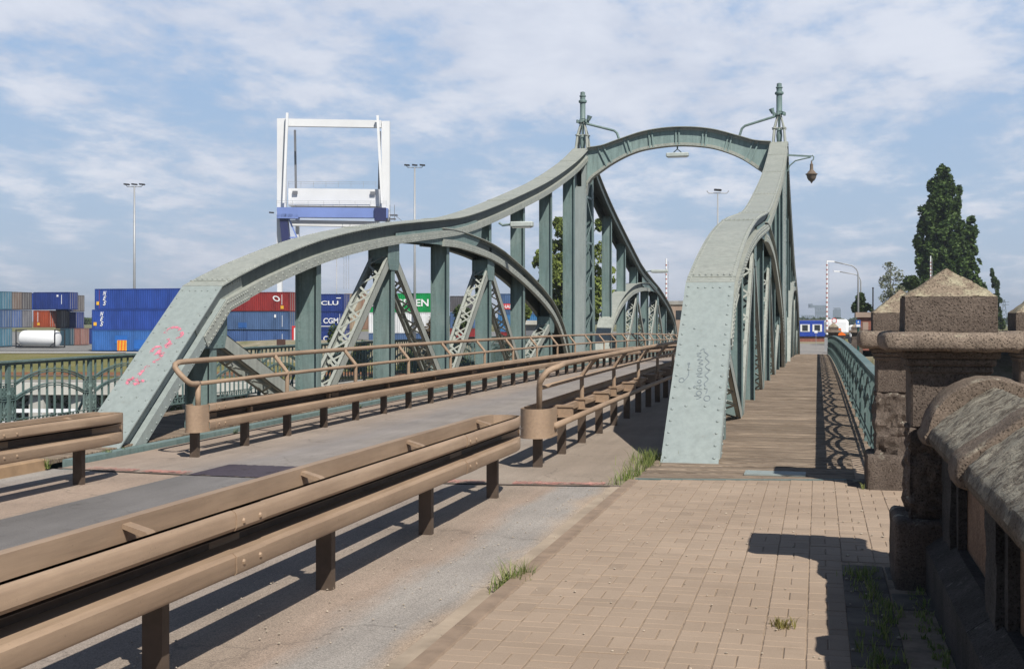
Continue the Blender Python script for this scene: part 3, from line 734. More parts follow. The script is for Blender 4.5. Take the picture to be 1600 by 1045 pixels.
    for k, y in enumerate(VY_):
        zt = interp(tp, y)-.30
        b = MB(); w_ = .40
        vertical(b, y, -.02, zt, xc, w_)
        if k in (0, 2, 4, 6):   # gusset plates carrying the diagonals
            za = (interp(tp, y) if y < 28 else interp(atop, y))-.40
            hw = .30
            if k == 0:
                polyplate(b, [(y-.35, za-.50), (y+.32, za-.50), (y+.40, za-.30), (y+.40, za+.08), (y-.1, za+.02)], xc, .202, .216)
            else:
                polyplate(b, [(y-.34, za-.42), (y-.26, za-.55), (y+.26, za-.55), (y+.34, za-.42), (y+.34, za+.1), (y-.34, za+.1)], xc, .202, .216)
                b.box(xc-.20, xc+.20, y-.3, y+.3, za-.42, za-.02)
            for i in range(4):
                for j in range(4):
                    for s_ in (-1, 1): b.rivet((xc+s_*.217, y-.24+i*.16, za-.45+j*.13), (s_, 0, 0), .013, .009)
        b.build('vertical', PAINT, truss)
    FV = [51.9+3.9*k for k in range(7)]
    fa = spline(FAR_A, .4)
    for k, y in enumerate(FV):
        zt = interp(fp, y)-.30
        b = MB(); z0 = -.02
        vertical(b, y, z0, max(zt, .5), xc, .40)
        if k in (2, 4, 6):
            za = (interp(fa, y) if y < 63 else interp(fp, y))-.40
            polyplate(b, [(y-.34, za-.42), (y-.26, za-.55), (y+.26, za-.55), (y+.34, za-.42), (y+.34, za+.1), (y-.34, za+.1)], xc, .202, .216)
        b.build('vertical', PAINT, truss, bend=True)
    # diagonals
    def node_top(y):
        return (interp(tp, y) if y < 28 else interp(atop, y))-.88
    dl = [(VY_[0], VY_[1], 0), (VY_[2], VY_[1], 2), (VY_[2], VY_[3], 2), (VY_[4], VY_[3], 4), (VY_[4], VY_[5], 4), (VY_[6], VY_[5], 6)]
    for ytop, ybot, _ in dl:
        sg = 1 if ybot > ytop else -1
        b = MB(); lattice(b, (ytop+sg*.17, node_top(ytop)+.15), (ybot-sg*.22, .02), xc, .40, .21); b.build('diagonal', PLATE, truss)
    def node_far(y): return (interp(fa, y) if y < 63 else interp(fp, y))-.88
    for ytop, ybot in ((FV[2], FV[1]), (FV[2], FV[3]), (FV[4], FV[3]), (FV[4], FV[5]), (FV[6], FV[5])):
        sg = 1 if ybot > ytop else -1
        b = MB(); lattice(b, (ytop+sg*.17, node_far(ytop)+.15), (ybot-sg*.22, .02), xc, .40, .21, pitch=.4); b.build('diagonal', PLATE, truss, bend=True)
    # tower: two legs laced together
    b = MB()
    def leg_box(b, y0b, y1b, y0t, y1t, z0, z1, w):
        b.quadring([[(xc-w/2, y0b, z0), (xc+w/2, y0b, z0), (xc+w/2, y1b, z0), (xc-w/2, y1b, z0)], [(xc-w/2, y0t, z1), (xc+w/2, y0t, z1), (xc+w/2, y1t, z1), (xc-w/2, y1t, z1)]])
    leg_box(b, 45.2, 45.5, 45.55, 45.8, -.5, 6.5, .50)
    b.prism([(45.55, 6.5), (45.8, 6.5), (45.85, 7.7), (45.55, 7.55)], 'x', xc+inner*.10, xc+inner*.245)
    b.prism([(45.55, 6.5), (45.8, 6.5), (45.85, 7.7), (45.55, 7.55)], 'x', xc-inner*.10, xc-inner*.245)
    for k in range(40):
        z = .1+k*.16; yy = 45.2+(z+.5)/7*.35
        for xx in (-.205, -.165, .165, .205): b.rivet((xc+xx, yy-.001, z+(.08 if abs(xx) > .18 else 0)), (0, -1, 0), .012, .008)
        for s_ in (-1, 1): b.rivet((xc+s_*.251, yy+.06, z), (s_, 0, 0), .012, .008)
    b.build('tower_leg', FOOT, truss)
    b = MB(); b.box(xc-.22, xc+.22, 45.86, 45.90, 6.4, 7.55); b.build('dark_opening_fill', WEB_SHADE, truss)  # dark fill standing in for the shaded opening between the cheeks
    b = MB(); leg_box(b, 47.4, 47.75, 46.95, 47.2, -.5, 7.6, .50); b.build('tower_leg', PAINT, truss)
    b = MB()
    for xx in (xc-.236, xc+.236):
        n_ = 8
        def yl(z): return 45.52+(z+.5)/7*.3
        def yr(z): return 47.38-(z+.5)/8*.42
        for i in range(n_):
            z0 = .2+i*.85; z1 = z0+.85
            a, c_ = ((yl(z0), z0), (yr(z1), z1)) if i % 2 else ((yr(z0), z0), (yl(z1), z1))
            b.bar((xx, *a), (xx, *c_), .085, .014, (1, 0, 0))
            if i % 2: b.bar((xx, yl(z0), z0), (xx, yr(z0), z0), .085, .012, (1, 0, 0))
        for k in (0,):
            b.prism([(yl(0)-.0, 0), (yl(0)+.12, 0), (yl(6.6)+.06, 6.6), (yl(6.6), 6.6)], 'x', xx-.006, xx+.006)
            b.prism([(yr(0)-.14, 0), (yr(0), 0), (yr(6.6), 6.6), (yr(6.6)-.10, 6.6)], 'x', xx-.006, xx+.006)
    b.build('lacing', PAINT, truss)
    # finial mast with four splayed legs
    fc = Vector((xc-.0, 46.35, 0))
    b = MB(); b.lathe((fc.x, fc.y, 9.0), [(.04, -.95), (.05, 0), (.10, .0), (.115, .05), (.10, .10), (.12, .12), (.105, .14), (.105, .72), (.15, .74), (.16, .78), (.15, .82), (.10, .85), (.10, .95), (.125, .97), (.125, 1.0), (.09, 1.02), (.09, 1.13), (.04, 1.15)], 14)
    b.lathe((fc.x, fc.y, 8.25), [(.03, -.25), (.09, -.22), (.11, .0), (.09, .22), (.03, .3)], 12)
    for k in range(6):
        a = k*math.pi/3+.3; p = fc+Vector((math.cos(a)*.2, math.sin(a)*.2, 9.02)); b.tube([p+Vector((0, 0, -.05)), p+Vector((0, 0, .07))], .045, 8)
        b.bar(fc+Vector((0, 0, 9.02)), p, .06, .05)
    b.tube([fc+Vector((inner*.22, -.05, 9.05)), fc+Vector((inner*.28, -.05, 9.22))], [.06, .10], 10)
    b.build('finial', FENCE if False else PAINT, truss, auto=40)
    b = MB()
    for sx, sy in ((-1, -1), (1, -1), (1, 1), (-1, 1)):
        p1 = fc+Vector((sx*.22, sy*.30, 7.98-(.1 if sy < 0 else .05))); p2 = fc+Vector((sx*.17, sy*.16, 8.5)); p3 = fc+Vector((sx*.05, sy*.05, 9.0))
        b.tube([p1, p2, p3], [.05, .045, .035], 8); b.lathe(p2, [(.03, -.03), (.085, -.02), (.085, .02), (.03, .03)], 10)
        b.lathe(p1, [(.07, -.06), (.075, .0), (.05, .03)], 10)
    b.tube([fc+Vector((.17*math.cos(a), .17*math.sin(a), 8.5)) for a in [i*math.pi/6 for i in range(13)]], .018, 6)
    b.build('mast_leg_frame', PLATE, truss, auto=40)
    b = MB(); b.tube([fc+Vector((inner*.08, -.1, 8.95)), fc+Vector((inner*1.22, -.15, 8.62)), fc+Vector((inner*1.33, -.15, 8.52)), fc+Vector((inner*1.42, -.15, 8.24))], .045, 8); b.build('stay_rod', PAINT, truss, auto=50)

# portal arch between the towers
PT = [(-8.34, 7.96), (-7.79, 8.02), (-7.19, 8.21), (-6.16, 8.50), (-5.0, 8.60), (-3.84, 8.50), (-2.81, 8.21), (-2.2, 8.02), (-1.64, 7.96)]
PB = [(-8.38, 6.2), (-8.30, 6.62), (-8.18, 6.80), (-7.86, 7.04), (-7.33, 7.38), (-6.71, 7.67), (-6.06, 7.84), (-5.0, 7.93), (-3.95, 7.84), (-3.29, 7.66), (-2.67, 7.38), (-2.14, 7.02), (-1.82, 6.78), (-1.70, 6.6), (-1.62, 6.2)]
b = MB(); PTs = spline(PT, .15); PBs = spline(PB, .12)
yc = 45.85
b.prism(PTs+PBs[::-1], 'y', yc-.012, yc+.012)
def flange(b, line, w, t, off):
    for (x0, z0), (x1, z1) in zip(line, line[1:]): b.bar((x0, yc, z0+off), (x1, yc, z1+off), w, t)
fb = MB(); flange(fb, PTs, .40, .022, 0)
def insetline(line, off):
    out = []
    for i, (x, z) in enumerate(line):
        a = line[max(i-1, 0)]; c_ = line[min(i+1, len(line)-1)]; d = Vector((c_[0]-a[0], c_[1]-a[1])).normalized(); out.append((x-d.y*off, z+d.x*off))
    return out
ib = insetline(PBs, .06); it = insetline(PTs, -.06)
fb2 = MB()
for (x0, z0), (x1, z1) in zip(it, it[1:]): fb.bar((x0, yc-.03, z0), (x1, yc-.03, z1), .034, .10)
for (x0, z0), (x1, z1) in zip(ib, ib[1:]): fb2.bar((x0, yc-.03, z0), (x1, yc-.03, z1), .034, .10)
flange(fb2, PBs, .40, .022, 0)
for i in range(0, len(ib)-1):
    for f in (0,): fb2.rivet((ib[i][0], yc-.047, ib[i][1]), (0, -1, 0), .017, .012)
for i in range(0, len(it)-1): fb.rivet((it[i][0], yc-.047, it[i][1]), (0, -1, 0), .017, .012)
for xx, sl in ((-7.95, .35), (-7.75, .35), (-6.98, .18), (-6.85, .18), (-6.05, .06), (-5.93, .06), (-5.05, 0), (-4.93, 0), (-4.05, -.06), (-3.93, -.06), (-3.12, -.18), (-3.0, -.18), (-2.23, -.35), (-2.05, -.35)):
    zt = interp(PTs, xx)-.02; zb = interp([(p[0], p[1]) for p in PBs], xx+sl)+.02
    b.bar((xx, yc-.035, zt), (xx+sl, yc-.035, zb), .05, .07, (0, 1, 0))
pa = b.build('portal_arch', PORTAL, bridge); fb.build('top_flange', PLATE, pa); fb2.build('bottom_flange', PLATE, pa)
# walkway planking (boards run across) and edge girders
def decking(x0, x1, label):
    b = MB(); k = 0; y = 0
    base0 = endarc(x0)+.07
    while True:
        y = .0+k*.165; k += 1
        if base0+y > 78.7: break
        curve = max(0, 1-y/3.0)
        ya0 = base0+y; yb0 = endarc(x1)*curve+base0*(1-curve)+.07*curve+y if False else base0+y+(endarc(x1)-endarc(x0))*curve
        w0 = .150; w1 = w0*(1-(endarc(x1)-endarc(x0))/3.0*(1 if curve > 0 else 0)); dz = random.uniform(-.004, .004)+(-.008)
        e0 = random.uniform(-.012, .012); e1 = random.uniform(-.012, .012)
        n = len(b.v); c = .006
        for z, i_ in ((-.06, 0), (dz-c, 0), (dz, c)):
            b.v += [(x0+e0+i_, ya0+i_, z), (x1+e1-i_, yb0+i_, z), (x1+e1-i_, yb0+w1-i_, z), (x0+e0+i_, ya0+w0-i_, z)]
        for r in (0, 4):
            for i in range(4):
                j = (i+1) % 4; b.f.append((n+r+i, n+r+j, n+r+4+j, n+r+4+i))
        b.f.append((n+8, n+9, n+10, n+11)); b.f.append((n+3, n+2, n+1, n))
    o = b.build('walkway_planking', PLANK, bridge, bend=True); o['label'] = label; return o
decking(-1.74, .60, 'right walkway of weathered brown boards'); decking(-10.55, -8.34, 'left walkway of weathered brown boards')
b = MB()
for y in range(13, 78, 4):
    y1 = min(y+4, 78.5)
    for x0, x1 in ((.50, .64), (-10.62, -10.48), (-1.70, -1.60)): b.box(x0, x1, max(y, 13.1), y1, -.5, -.066)
    for yy in (y, y+2): b.box(-10.5, .5, yy+.3, yy+.45, -.7, -.4)
b.build('deck_girder', PAINT, bridge, bend=True)
b = MB()
for y in range(13, 78, 4):
    b.box(-8.30, -8.16, y+(0.0 if y > 13 else -.5), min(y+4, 78.5), -.2, -.025)
b.build('edge_kerb', PAINT, bridge, bend=True)
# nosing angle in front of the right planks, grating plate
b = MB(); pts = [(-1.74+2.36*i/10, endarc(-1.74+2.36*i/10)+.035, -.012) for i in range(11)]
for p, q2 in zip(pts, pts[1:]): b.bar(p, q2, .055, .02)
b.build('nosing', FENCE, bridge)
b = MB(); b.box(-.72, -.12, 12.72, 13.02, -.004, .012)
for x in (-.69, -.15):
    for y in (12.75, 12.99): b.rivet((x, y, .012), (0, 0, 1), .012, .006)
b.build('cover_plate', FOOT, bridge)
# spray paint on the left end post
def onpost(side, s_, x):
    xc = BX[side]; p0 = Vector((xc, 13.68, -.02)); p1 = Vector((xc, 16.40, 2.04)); d = (p1-p0).normalized(); nn = Vector((0, -d.z, d.y))
    return p0+d*s_+Vector((x, 0, 0))+nn*.003, nn
def scribble(side, pts, w, m, name):
    b = MB(); P = spline(pts, .012)
    for a, c_ in zip(P, P[1:]):
        pa_, nn = onpost(side, a[1], a[0]); pc_, _ = onpost(side, c_[1], c_[0])
        if (pa_-pc_).length > 1e-4: b.bar(pa_, pc_, w*random.uniform(.75, 1.15), .003, nn)
    return b
def graffiti(side, strokes, w, m, label):
    tr = [o for o in bridge.children if o.name.startswith('truss')][0 if side == 'L' else 1]
    for st in strokes:
        o = scribble(side, st, w, m, '').build('graffiti', m, tr); o['label'] = label
graffiti('L', [[(-.10, 2.30), (-.05, 2.42), (.05, 2.42), (.10, 2.36)], [(.14, 2.33), (.18, 2.26), (.17, 2.20), (.12, 2.20)], [(.0, 2.18), (.06, 2.12), (.04, 2.02)],
               [(-.10, 1.86), (-.12, 1.96), (-.04, 2.0), (.0, 1.9), (-.04, 1.82)], [(.02, 1.66), (.08, 1.80), (.02, 1.84), (.10, 1.88)], [(-.02, 1.60), (-.06, 1.48), (-.08, 1.36)],
               [(-.20, 1.28), (-.12, 1.32), (-.05, 1.30), (.02, 1.26)], [(-.12, 1.36), (-.16, 1.24), (-.02, 1.22), (.05, 1.30)], [(.10, 2.08), (.06, 1.98)]],                   .055, PINK, 'pink spray-painted scrawl')
curl = lambda cx, cy, r, n=9, a0=0: [(cx+r*math.cos(a0+i*2*math.pi/8), cy+r*1.35*math.sin(a0+i*2*math.pi/8)) for i in range(n)]
graffiti('R', [curl(-.20, 1.42, .030), [(-.17, 1.42), (-.13, 1.50), (-.13, 1.62), (-.14, 1.72)], curl(-.14, 1.73, .012),
               [(-.02, 1.98), (.02, 2.02), (.03, 1.96), (.08, 1.90), (.05, 1.84), (.10, 1.76), (.06, 1.68), (.11, 1.60), (.07, 1.52), (.11, 1.44), (.07, 1.36), (.11, 1.26), (.10, 1.18)],
               curl(.12, 1.10, .035), [(-.06, 1.92), (-.01, 1.94), (-.05, 1.88), (.0, 1.86), (-.04, 1.80), (.02, 1.80), (-.02, 1.74), (.03, 1.72), (-.03, 1.68)],
               curl(.0, 1.62, .026), [(-.04, 1.54), (.03, 1.56), (-.02, 1.50), (.04, 1.48)], curl(.01, 1.40, .022), [(-.02, 1.32), (.04, 1.34), (.0, 1.28), (.05, 1.26)], curl(.02, 1.19, .030), [(-.03, 1.14), (.05, 1.12), (.0, 1.08)], curl(-.04, 1.30, .012)], .009, INK, 'dark marker scrawl')

# ------------------------------------------------------------------ ornate walkway railings
def railing(x, y_start, nb, label):
    t = thing('walkway_railing', (x, y_start, 0), label, 'railing', 'ornamental railings along the bridge walkways')
    bay = 1.925; b = MB()
    for k in range(nb):
        y0 = y_start+k*bay; b.box(x-.055, x+.055, y0, y0+bay, .975, 1.0); b.box(x-.02, x+.02, y0, y0+bay, .94, .975)
    b.build('handrail', FENCE, t, bend=True)
    for k in range(nb+1):
        y = y_start+k*bay; b = MB(); b.box(x-.025, x+.025, y-.03, y+.03, -.05, .955)
        b.lathe((x, y, .55), [(.03, -.05), (.045, 0), (.03, .05)], 8)
        # brace outside
        s_ = 1 if x > -5 else -1
        b.bar((x+s_*.02, y, .55), (x+s_*.28, y, -.02), .03, .03); b.box(min(x, x+s_*.30), max(x, x+s_*.30), y-.03, y+.03, -.06, -.02)
        b.build('post', FENCE, t, bend=True)
    for k in range(nb):
        y = y_start+k*bay; b = MB(); c0 = .15
        # bottom rails
        b.box(x-.015, x+.015, y+.03, y+bay-.03, .10, .125); b.box(x-.012, x+.012, y+.03, y+bay-.03, .20, .215)
        # bars
        ys = [c0]+[c0+(bay-2*c0)*i/9 for i in range(1, 9)]+[bay-c0]
        for i, dy in enumerate(ys):
            b.bar((x, y+dy, .115), (x, y+dy, .945), .024, .024)
        # twin arches and side straight runs
        n = 12
        for zz_, h in ((.70, .155), (.50, .155)):
            for g in (0, -.032):
                pts = [(x, y+c0+(bay-2*c0)*i/n, zz_+g+h*math.sin(math.pi*i/n)**.85) for i in range(n+1)]
                for p, q_ in zip(pts, pts[1:]): b.bar(p, q_, .034, .015)
                b.bar((x, y+.03, zz_+g), (x, y+c0, zz_+g), .026, .012); b.bar((x, y+bay-c0, zz_+g), (x, y+bay-.03, zz_+g), .026, .012)
        # scrolls beside the posts
        for sy in (y+.09, y+bay-.09):
            for cz, r in ((.60, .040), (.545, .032), (.27, .038), (.34, .03)):
                for sgn in (-1, 1):
                    pts = [(x, sy+sgn*.018+sgn*r*.6*(1-math.cos(a)), cz+r*math.sin(a)) for a in [i*math.pi*1.6/6-.8 for i in range(7)]]
                    for p, q_ in zip(pts, pts[1:]): b.bar(p, q_, .020, .014)
            b.bar((x, sy, .50), (x, sy, .68), .014, .014); b.bar((x, sy, .22), (x, sy, .46), .014, .014)
            b.lathe((x, sy, .30), [(.004, -.05), (.024, 0), (.004, .05)], 5)
        # pendant points under the lower rail
        for i in range(1, 9):
            dy = c0+(bay-2*c0)*(i+.5)/9
            if i < 8: b.prism([(y+dy-.028, .165), (y+dy, .205), (y+dy+.028, .165), (y+dy, .12)], 'x', x-.008, x+.008)
        b.build('panel', FENCE, t, bend=True)
    return t
railing(-10.5, 12.65, 34, 'green ornamental iron railing along the left walkway')
railing(.60, 12.72, 34, 'green ornamental iron railing along the right walkway')

#@@SECTION rails
# ------------------------------------------------------------------ guard rails
def wprof(a, deep):
    """W-shaped beam profile (offset outwards, height); a flattens it, deep sets the valley depth"""
    P = [(.030, .160), (.062, .160), (.078, .150), (.085, .134), (.085, .078), (.072, .060), (deep, .042), (deep, -.036), (.066, -.048), (.084, -.066), (.086, -.138), (.076, -.154), (.058, -.160), (.030, -.160)]
    return [(o*a+.060*(1-a), h*.97) for o, h in P]
def sweep_w(b, path, zc, amp=None, bend=False):
    """path: (x, y, outward nx, ny, amplitude)"""
    rings = []; deep = -.060 if amp == 'deep' else .004
    for x, y, nx, ny, a in path:
        pr = wprof(a, deep); out = [(x+nx*o, y+ny*o, zc+h) for o, h in pr]
        inn = [(x+nx*(min(o, deep)-.004 if amp == 'flat' else o-.005), y+ny*(o-.005), zc+h) for o, h in pr[::-1]]
        rings.append(out+inn)
    b.quadring(rings)
def ipost(b, x, y, z0, z1):
    b.box(x-.004, x+.004, y-.048, y+.048, z0, z1)
    for s_ in (-1, 1):
        yy = sorted((y+s_*.048, y+s_*.055)); b.box(x-.05, x+.05, yy[0], yy[1], z0, z1)
def sigma_post(b, x, y, z0, z1):
    b.box(x-.05, x+.05, y-.030, y-.022, z0, z1)
    b.box(x-.05, x-.042, y-.022, y+.035, z0, z1); b.box(x+.042, x+.05, y-.022, y+.035, z0, z1)
    b.box(x+.022, x+.042, y+.028, y+.035, z0, z1); b.box(x-.042, x-.022, y+.028, y+.035, z0, z1)
    b.rivet((x+.015, y-.031, z1-.12), (0, -1, 0), .006, .003)
def double_rail(name, xc, y0, yend, zc, label, posts, zr=-.10):
    t = thing(name, (xc, (y0+yend)/2, -.08), label, 'guard rail', 'brown double-sided guard rails of the approach')
    hw = .145
    for s_ in (1, -1):
        b = MB(); path = [(xc+s_*hw, y0, s_, 0, 1.0), (xc+s_*hw, yend-1.0, s_, 0, 1.0), (xc+s_*hw, yend-.55, s_, 0, 1.0)]
        for k in range(1, 7):
            f = k/6; path.append((xc+s_*(hw-.045*f*f), yend-.55+.45*f, s_, 0, 1.0-.85*f))
        sweep_w(b, path, zc, 'deep' if s_ > 0 else 'flat')
        # lap joints every 4 m
        yj = yend-4.05*.5
        while yj > y0 and s_ > 0:
            sweep_w(b, [(xc+s_*(hw+.006), yj-.16, s_, 0, 1.0), (xc+s_*(hw+.006), yj+.16, s_, 0, 1.0)], zc, 'deep' if s_ > 0 else 'flat')
            for dy in (-.09, .09):
                for h in (.098, -.098): b.rivet((xc+s_*(hw+.091), yj+dy, zc+h), (s_, 0, .0), .016, .012)
            yj -= 4.0
        o = b.build('beam', BROWN, t, auto=35)
        if s_ > 0:
            b = MB(); b.box(xc+hw-.062, xc+hw-.056, y0, yend-.12, zc-.036, zc+.042); b.box(xc+hw-.055, xc+hw+.060, y0, yend-.14, zc+.0385, zc+.0415); b.build('valley_shade', POST, t)  # dark strips painting the shade into the beam's valley
    # end wrap
    b = MB(); pts = []
    for k in range(9):
        a = -math.pi/2+math.pi*k/8; cx = xc+math.sin(a)*(hw-.045+.055); cy = yend-.10+math.cos(a)*.14
        pts.append((cx, cy, math.sin(a), math.cos(a)))
    b.quadring([[(x-nx*.006, y-ny*.006, zc-.146), (x, y, zc-.146), (x, y, zc+.146), (x-nx*.006, y-ny*.006, zc+.146)] for x, y, nx, ny in pts])
    b.build('end_wrap', BROWN, t, auto=50)
    for y in posts:
        b = MB(); sigma_post(b, xc, y, -.3, zc-.02); b.build('post', POST, t)
        b = MB()
        b.box(xc-.08, xc+.08, y-.03, y+.03, zc-.10, zc-.02)
        b.prism([(xc-hw+.0, zc+.115), (xc-hw-.02, zc+.142), (xc-.03, zc+.105), (xc+.03, zc+.05), (xc+.015, zc+.03), (xc-.045, zc+.08)], 'y', y-.035, y+.035)
        b.build('spacer', BROWN, t)
    return t
double_rail('guard_rail', -2.90, -6.0, 11.60, .495, 'brown double guard rail along the foreground, ending before the bridge', [11.08-2*k for k in range(9)])
double_rail('guard_rail', -7.12, -6.0, 11.62, .445, 'brown double guard rail along the left edge of the approach road', [11.0-2*k for k in range(9)])
def bridge_rail(xp, s_, y0, y1, zc, label, tube_low):
    """s_ = +1: beam faces +x"""
    t = thing('bridge_guard_rail', (xp, (y0+y1)/2, -.1), label, 'guard rail', 'brown guard rails with hand tubes on the bridge')
    b = MB(); xb = xp+s_*.10
    ys = [y0+.25]+[y0+.25+(y1-y0-.25)*k/60 for k in range(1, 61)]
    sweep_w(b, [(xb, y, s_, 0, 1.0) for y in ys], zc, 'deep')
    yj = y0+.55
    while yj < y1-1:
        sweep_w(b, [(xb+s_*.006, yj-.14, s_, 0, 1.0), (xb+s_*.006, yj+.14, s_, 0, 1.0)], zc, 'deep')
        for dy in (-.08, .08):
            for h in (.098, -.098): b.rivet((xb+s_*.091, yj+dy, zc+h), (s_, 0, 0), .016, .012)
        yj += 4.0
    b.build('beam', BROWN, t, bend=True, auto=35)
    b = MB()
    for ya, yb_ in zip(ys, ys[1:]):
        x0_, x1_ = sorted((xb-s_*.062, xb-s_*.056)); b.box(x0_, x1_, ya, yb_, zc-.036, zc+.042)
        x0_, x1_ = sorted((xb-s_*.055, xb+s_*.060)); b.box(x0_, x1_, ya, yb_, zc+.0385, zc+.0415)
    b.build('valley_shade', POST, t, bend=True)  # valley shade put in as dark strips behind the beam
    # rounded nose shell
    b = MB(); pts = []; wd = .17 if s_ < 0 else .11; ln_ = .45 if s_ < 0 else .27; xq = xp if s_ < 0 else xp+.055
    for k in range(15):
        a = -math.pi*.5+math.pi*k/14; pts.append((xq+math.sin(a)*wd, y0+.14-math.cos(a)*(.22 if s_ < 0 else .14), math.sin(a), -math.cos(a)))
    pts = [(xq-wd, y0+ln_, -1, 0)]+pts+[(xq+wd, y0+ln_, 1, 0)]
    b.quadring([[(x-nx*.008, y-ny*.008, zc-.165), (x, y, zc-.165), (x, y, zc+.15), (x-nx*.008, y-ny*.008, zc+.15)] for x, y, nx, ny in pts])
    b.quadring([[(x-nx*.006, y-ny*.006, zc-.172), (x+nx*.008, y+ny*.008, zc-.172), (x+nx*.008, y+ny*.008, zc-.150), (x-nx*.006, y-ny*.006, zc-.150)] for x, y, nx, ny in pts])
    b.build('rounded_nose', BROWN, t, auto=50)
    y = y0+.22; k = 0
    while y < y1:
        b = MB(); sigma_post(b, xp, y, -.3, zc-.06); b.build('post', POST, t, bend=True)
        if k > 0:
            b = MB(); b.box(xp-.13, xp+.13, y-.06, y+.06, zc-.065, zc-.05)
            b.box(min(xb, xp-s_*.16), max(xb, xp-s_*.16), y-.045, y+.045, zc+.06, zc+.085)
            b.box(min(xb, xp-s_*.14), max(xb, xp-s_*.14), y-.03, y+.03, zc-.05, zc+.06) if k % 2 else b.box(xp-.04, xp+.04, y-.03, y+.03, zc-.05, zc+.06)
            b.build('spacer', BROWN, t, bend=True)
        y += 1.33; k += 1
    # low tube on the back, two hand tubes above
    b = MB(); xl = xp-s_*.17
    yl_ = .3 if s_ < 0 else .9; b.tube([(xl, y0+yl_+(y1-y0-yl_)*k/30, zc-.06) for k in range(31)], .038, 8); b.build('low_tube', BROWN, t, bend=True, smooth=True)
    top = 1.05; mid = .79; xh = xp-s_*.20; xs2 = xp-s_*.0
    b = MB(); lp = [(xs2, y0+.30, mid-.0), (xs2-s_*.02, y0+.24, .86), (xs2-s_*.10, y0+.26, .98), (xh, y0+.42, top-.02), (xh, y0+.7, top)]
    if s_ == 1: lp = [(xs2, y0+.32, mid), (xs2, y0+.12, mid+.01), (xs2-s_*.06, y0+.04, .88), (xh+s_*.03, y0+.06, .99), (xh, y0+.20, top-.005), (xh, y0+.7, top)]
    lp = spline(lp, .06)+[(xh, y0+.7+(y1-y0-.7)*k/30, top) for k in range(1, 31)]
    if s_ == 1: b.tube([(xs2, y0+.30, zc+.05), (xs2, y0+.30, mid)], .034, 8); b.tube(lp, .034, 8)
    else: b.tube([(xs2, y0+.30, zc+.05)]+lp, .034, 8)
    b.build('hand_tube', BROWN, t, bend=True, smooth=True)
    b = MB(); b.tube([(xs2, y0+.30+(y1-y0-.3)*k/30, mid) for k in range(31)], .026, 8); b.build('middle_tube', BROWN, t, bend=True, smooth=True)
    y = y0+.22+2.66
    while y < y1:
        b = MB(); b.tube([(xs2, y, zc), (xs2, y, mid+.02), (xh, y, top)], .030, 8, True); b.build('stanchion', BROWN, t, bend=True, smooth=False); y += 2.66
    return t
bridge_rail(-3.02, -1, 13.30, 78.3, .43, 'brown guard rail with two hand tubes along the right side of the bridge road', True)
bridge_rail(-7.20, 1, 13.30, 78.3, .40, 'brown guard rail with two hand tubes along the left side of the bridge road', False)

# ------------------------------------------------------------------ stone piers and parapet
def rough_box(b, x0, x1, y0, y1, z0, z1, amp, seed=0, n=.05, rnd=0.0):
    """box subdivided and displaced so that it reads as hewn stone"""
    nx = max(2, int((x1-x0)/n)); ny = max(2, int((y1-y0)/n)); nz = max(2, int((z1-z0)/n))
    idx = {}
    c = Vector(((x0+x1)/2, (y0+y1)/2, (z0+z1)/2)); hx, hy, hz = (x1-x0)/2, (y1-y0)/2, (z1-z0)/2
    def vid(i, j, k):
        key = (i, j, k)
        if key in idx: return idx[key]
        p = Vector((x0+(x1-x0)*i/nx, y0+(y1-y0)*j/ny, z0+(z1-z0)*k/nz))
        nrm = Vector(((-1 if i == 0 else 1 if i == nx else 0), (-1 if j == 0 else 1 if j == ny else 0), (-1 if k == 0 else 1 if k == nz else 0)))
        if rnd:
            q_ = p-c; e = Vector((max(0, abs(q_.x)-(hx-rnd)), max(0, abs(q_.y)-(hy-rnd)), max(0, abs(q_.z)-(hz-rnd))))
            if e.length > rnd and e.length > 0:
                s_ = rnd/e.length; q_ = Vector((math.copysign(min(abs(q_.x), hx-rnd)+e.x*s_, q_.x), math.copysign(min(abs(q_.y), hy-rnd)+e.y*s_, q_.y), math.copysign(min(abs(q_.z), hz-rnd)+e.z*s_, q_.z))); p = c+q_
        if nrm.length:
            nn = nrm.normalized(); v = noise.fractal(Vector((p.x*9+seed, p.y*9, p.z*9)), 1.0, 2.0, 4)
            if amp > .03:
                cl = noise.voronoi(Vector((p.x*13+seed, p.y*13, p.z*9)))[0]; cl2 = noise.voronoi(Vector((p.x*6+seed, p.y*6, p.z*4)))[0]; v = .7*v+1.1*min(.5, cl2[1]-cl2[0])+.35*(cl[1]-cl[0])+.3*noise.noise(p*30)
            p = p+nn*(v*amp-amp*.5)
        idx[key] = len(b.v); b.v.append(tuple(p)); return idx[key]
    for i in range(nx):
        for j in range(ny):
            b.f.append((vid(i, j, 0), vid(i, j+1, 0), vid(i+1, j+1, 0), vid(i+1, j, 0))); b.f.append((vid(i, j, nz), vid(i+1, j, nz), vid(i+1, j+1, nz), vid(i, j+1, nz)))
    for i in range(nx):
        for k in range(nz):
            b.f.append((vid(i, 0, k), vid(i+1, 0, k), vid(i+1, 0, k+1), vid(i, 0, k+1))); b.f.append((vid(i, ny, k), vid(i, ny, k+1), vid(i+1, ny, k+1), vid(i+1, ny, k)))
    for j in range(ny):
        for k in range(nz):
            b.f.append((vid(0, j, k), vid(0, j, k+1), vid(0, j+1, k+1), vid(0, j+1, k))); b.f.append((vid(nx, j, k), vid(nx, j+1, k), vid(nx, j+1, k+1), vid(nx, j, k+1)))
    return b
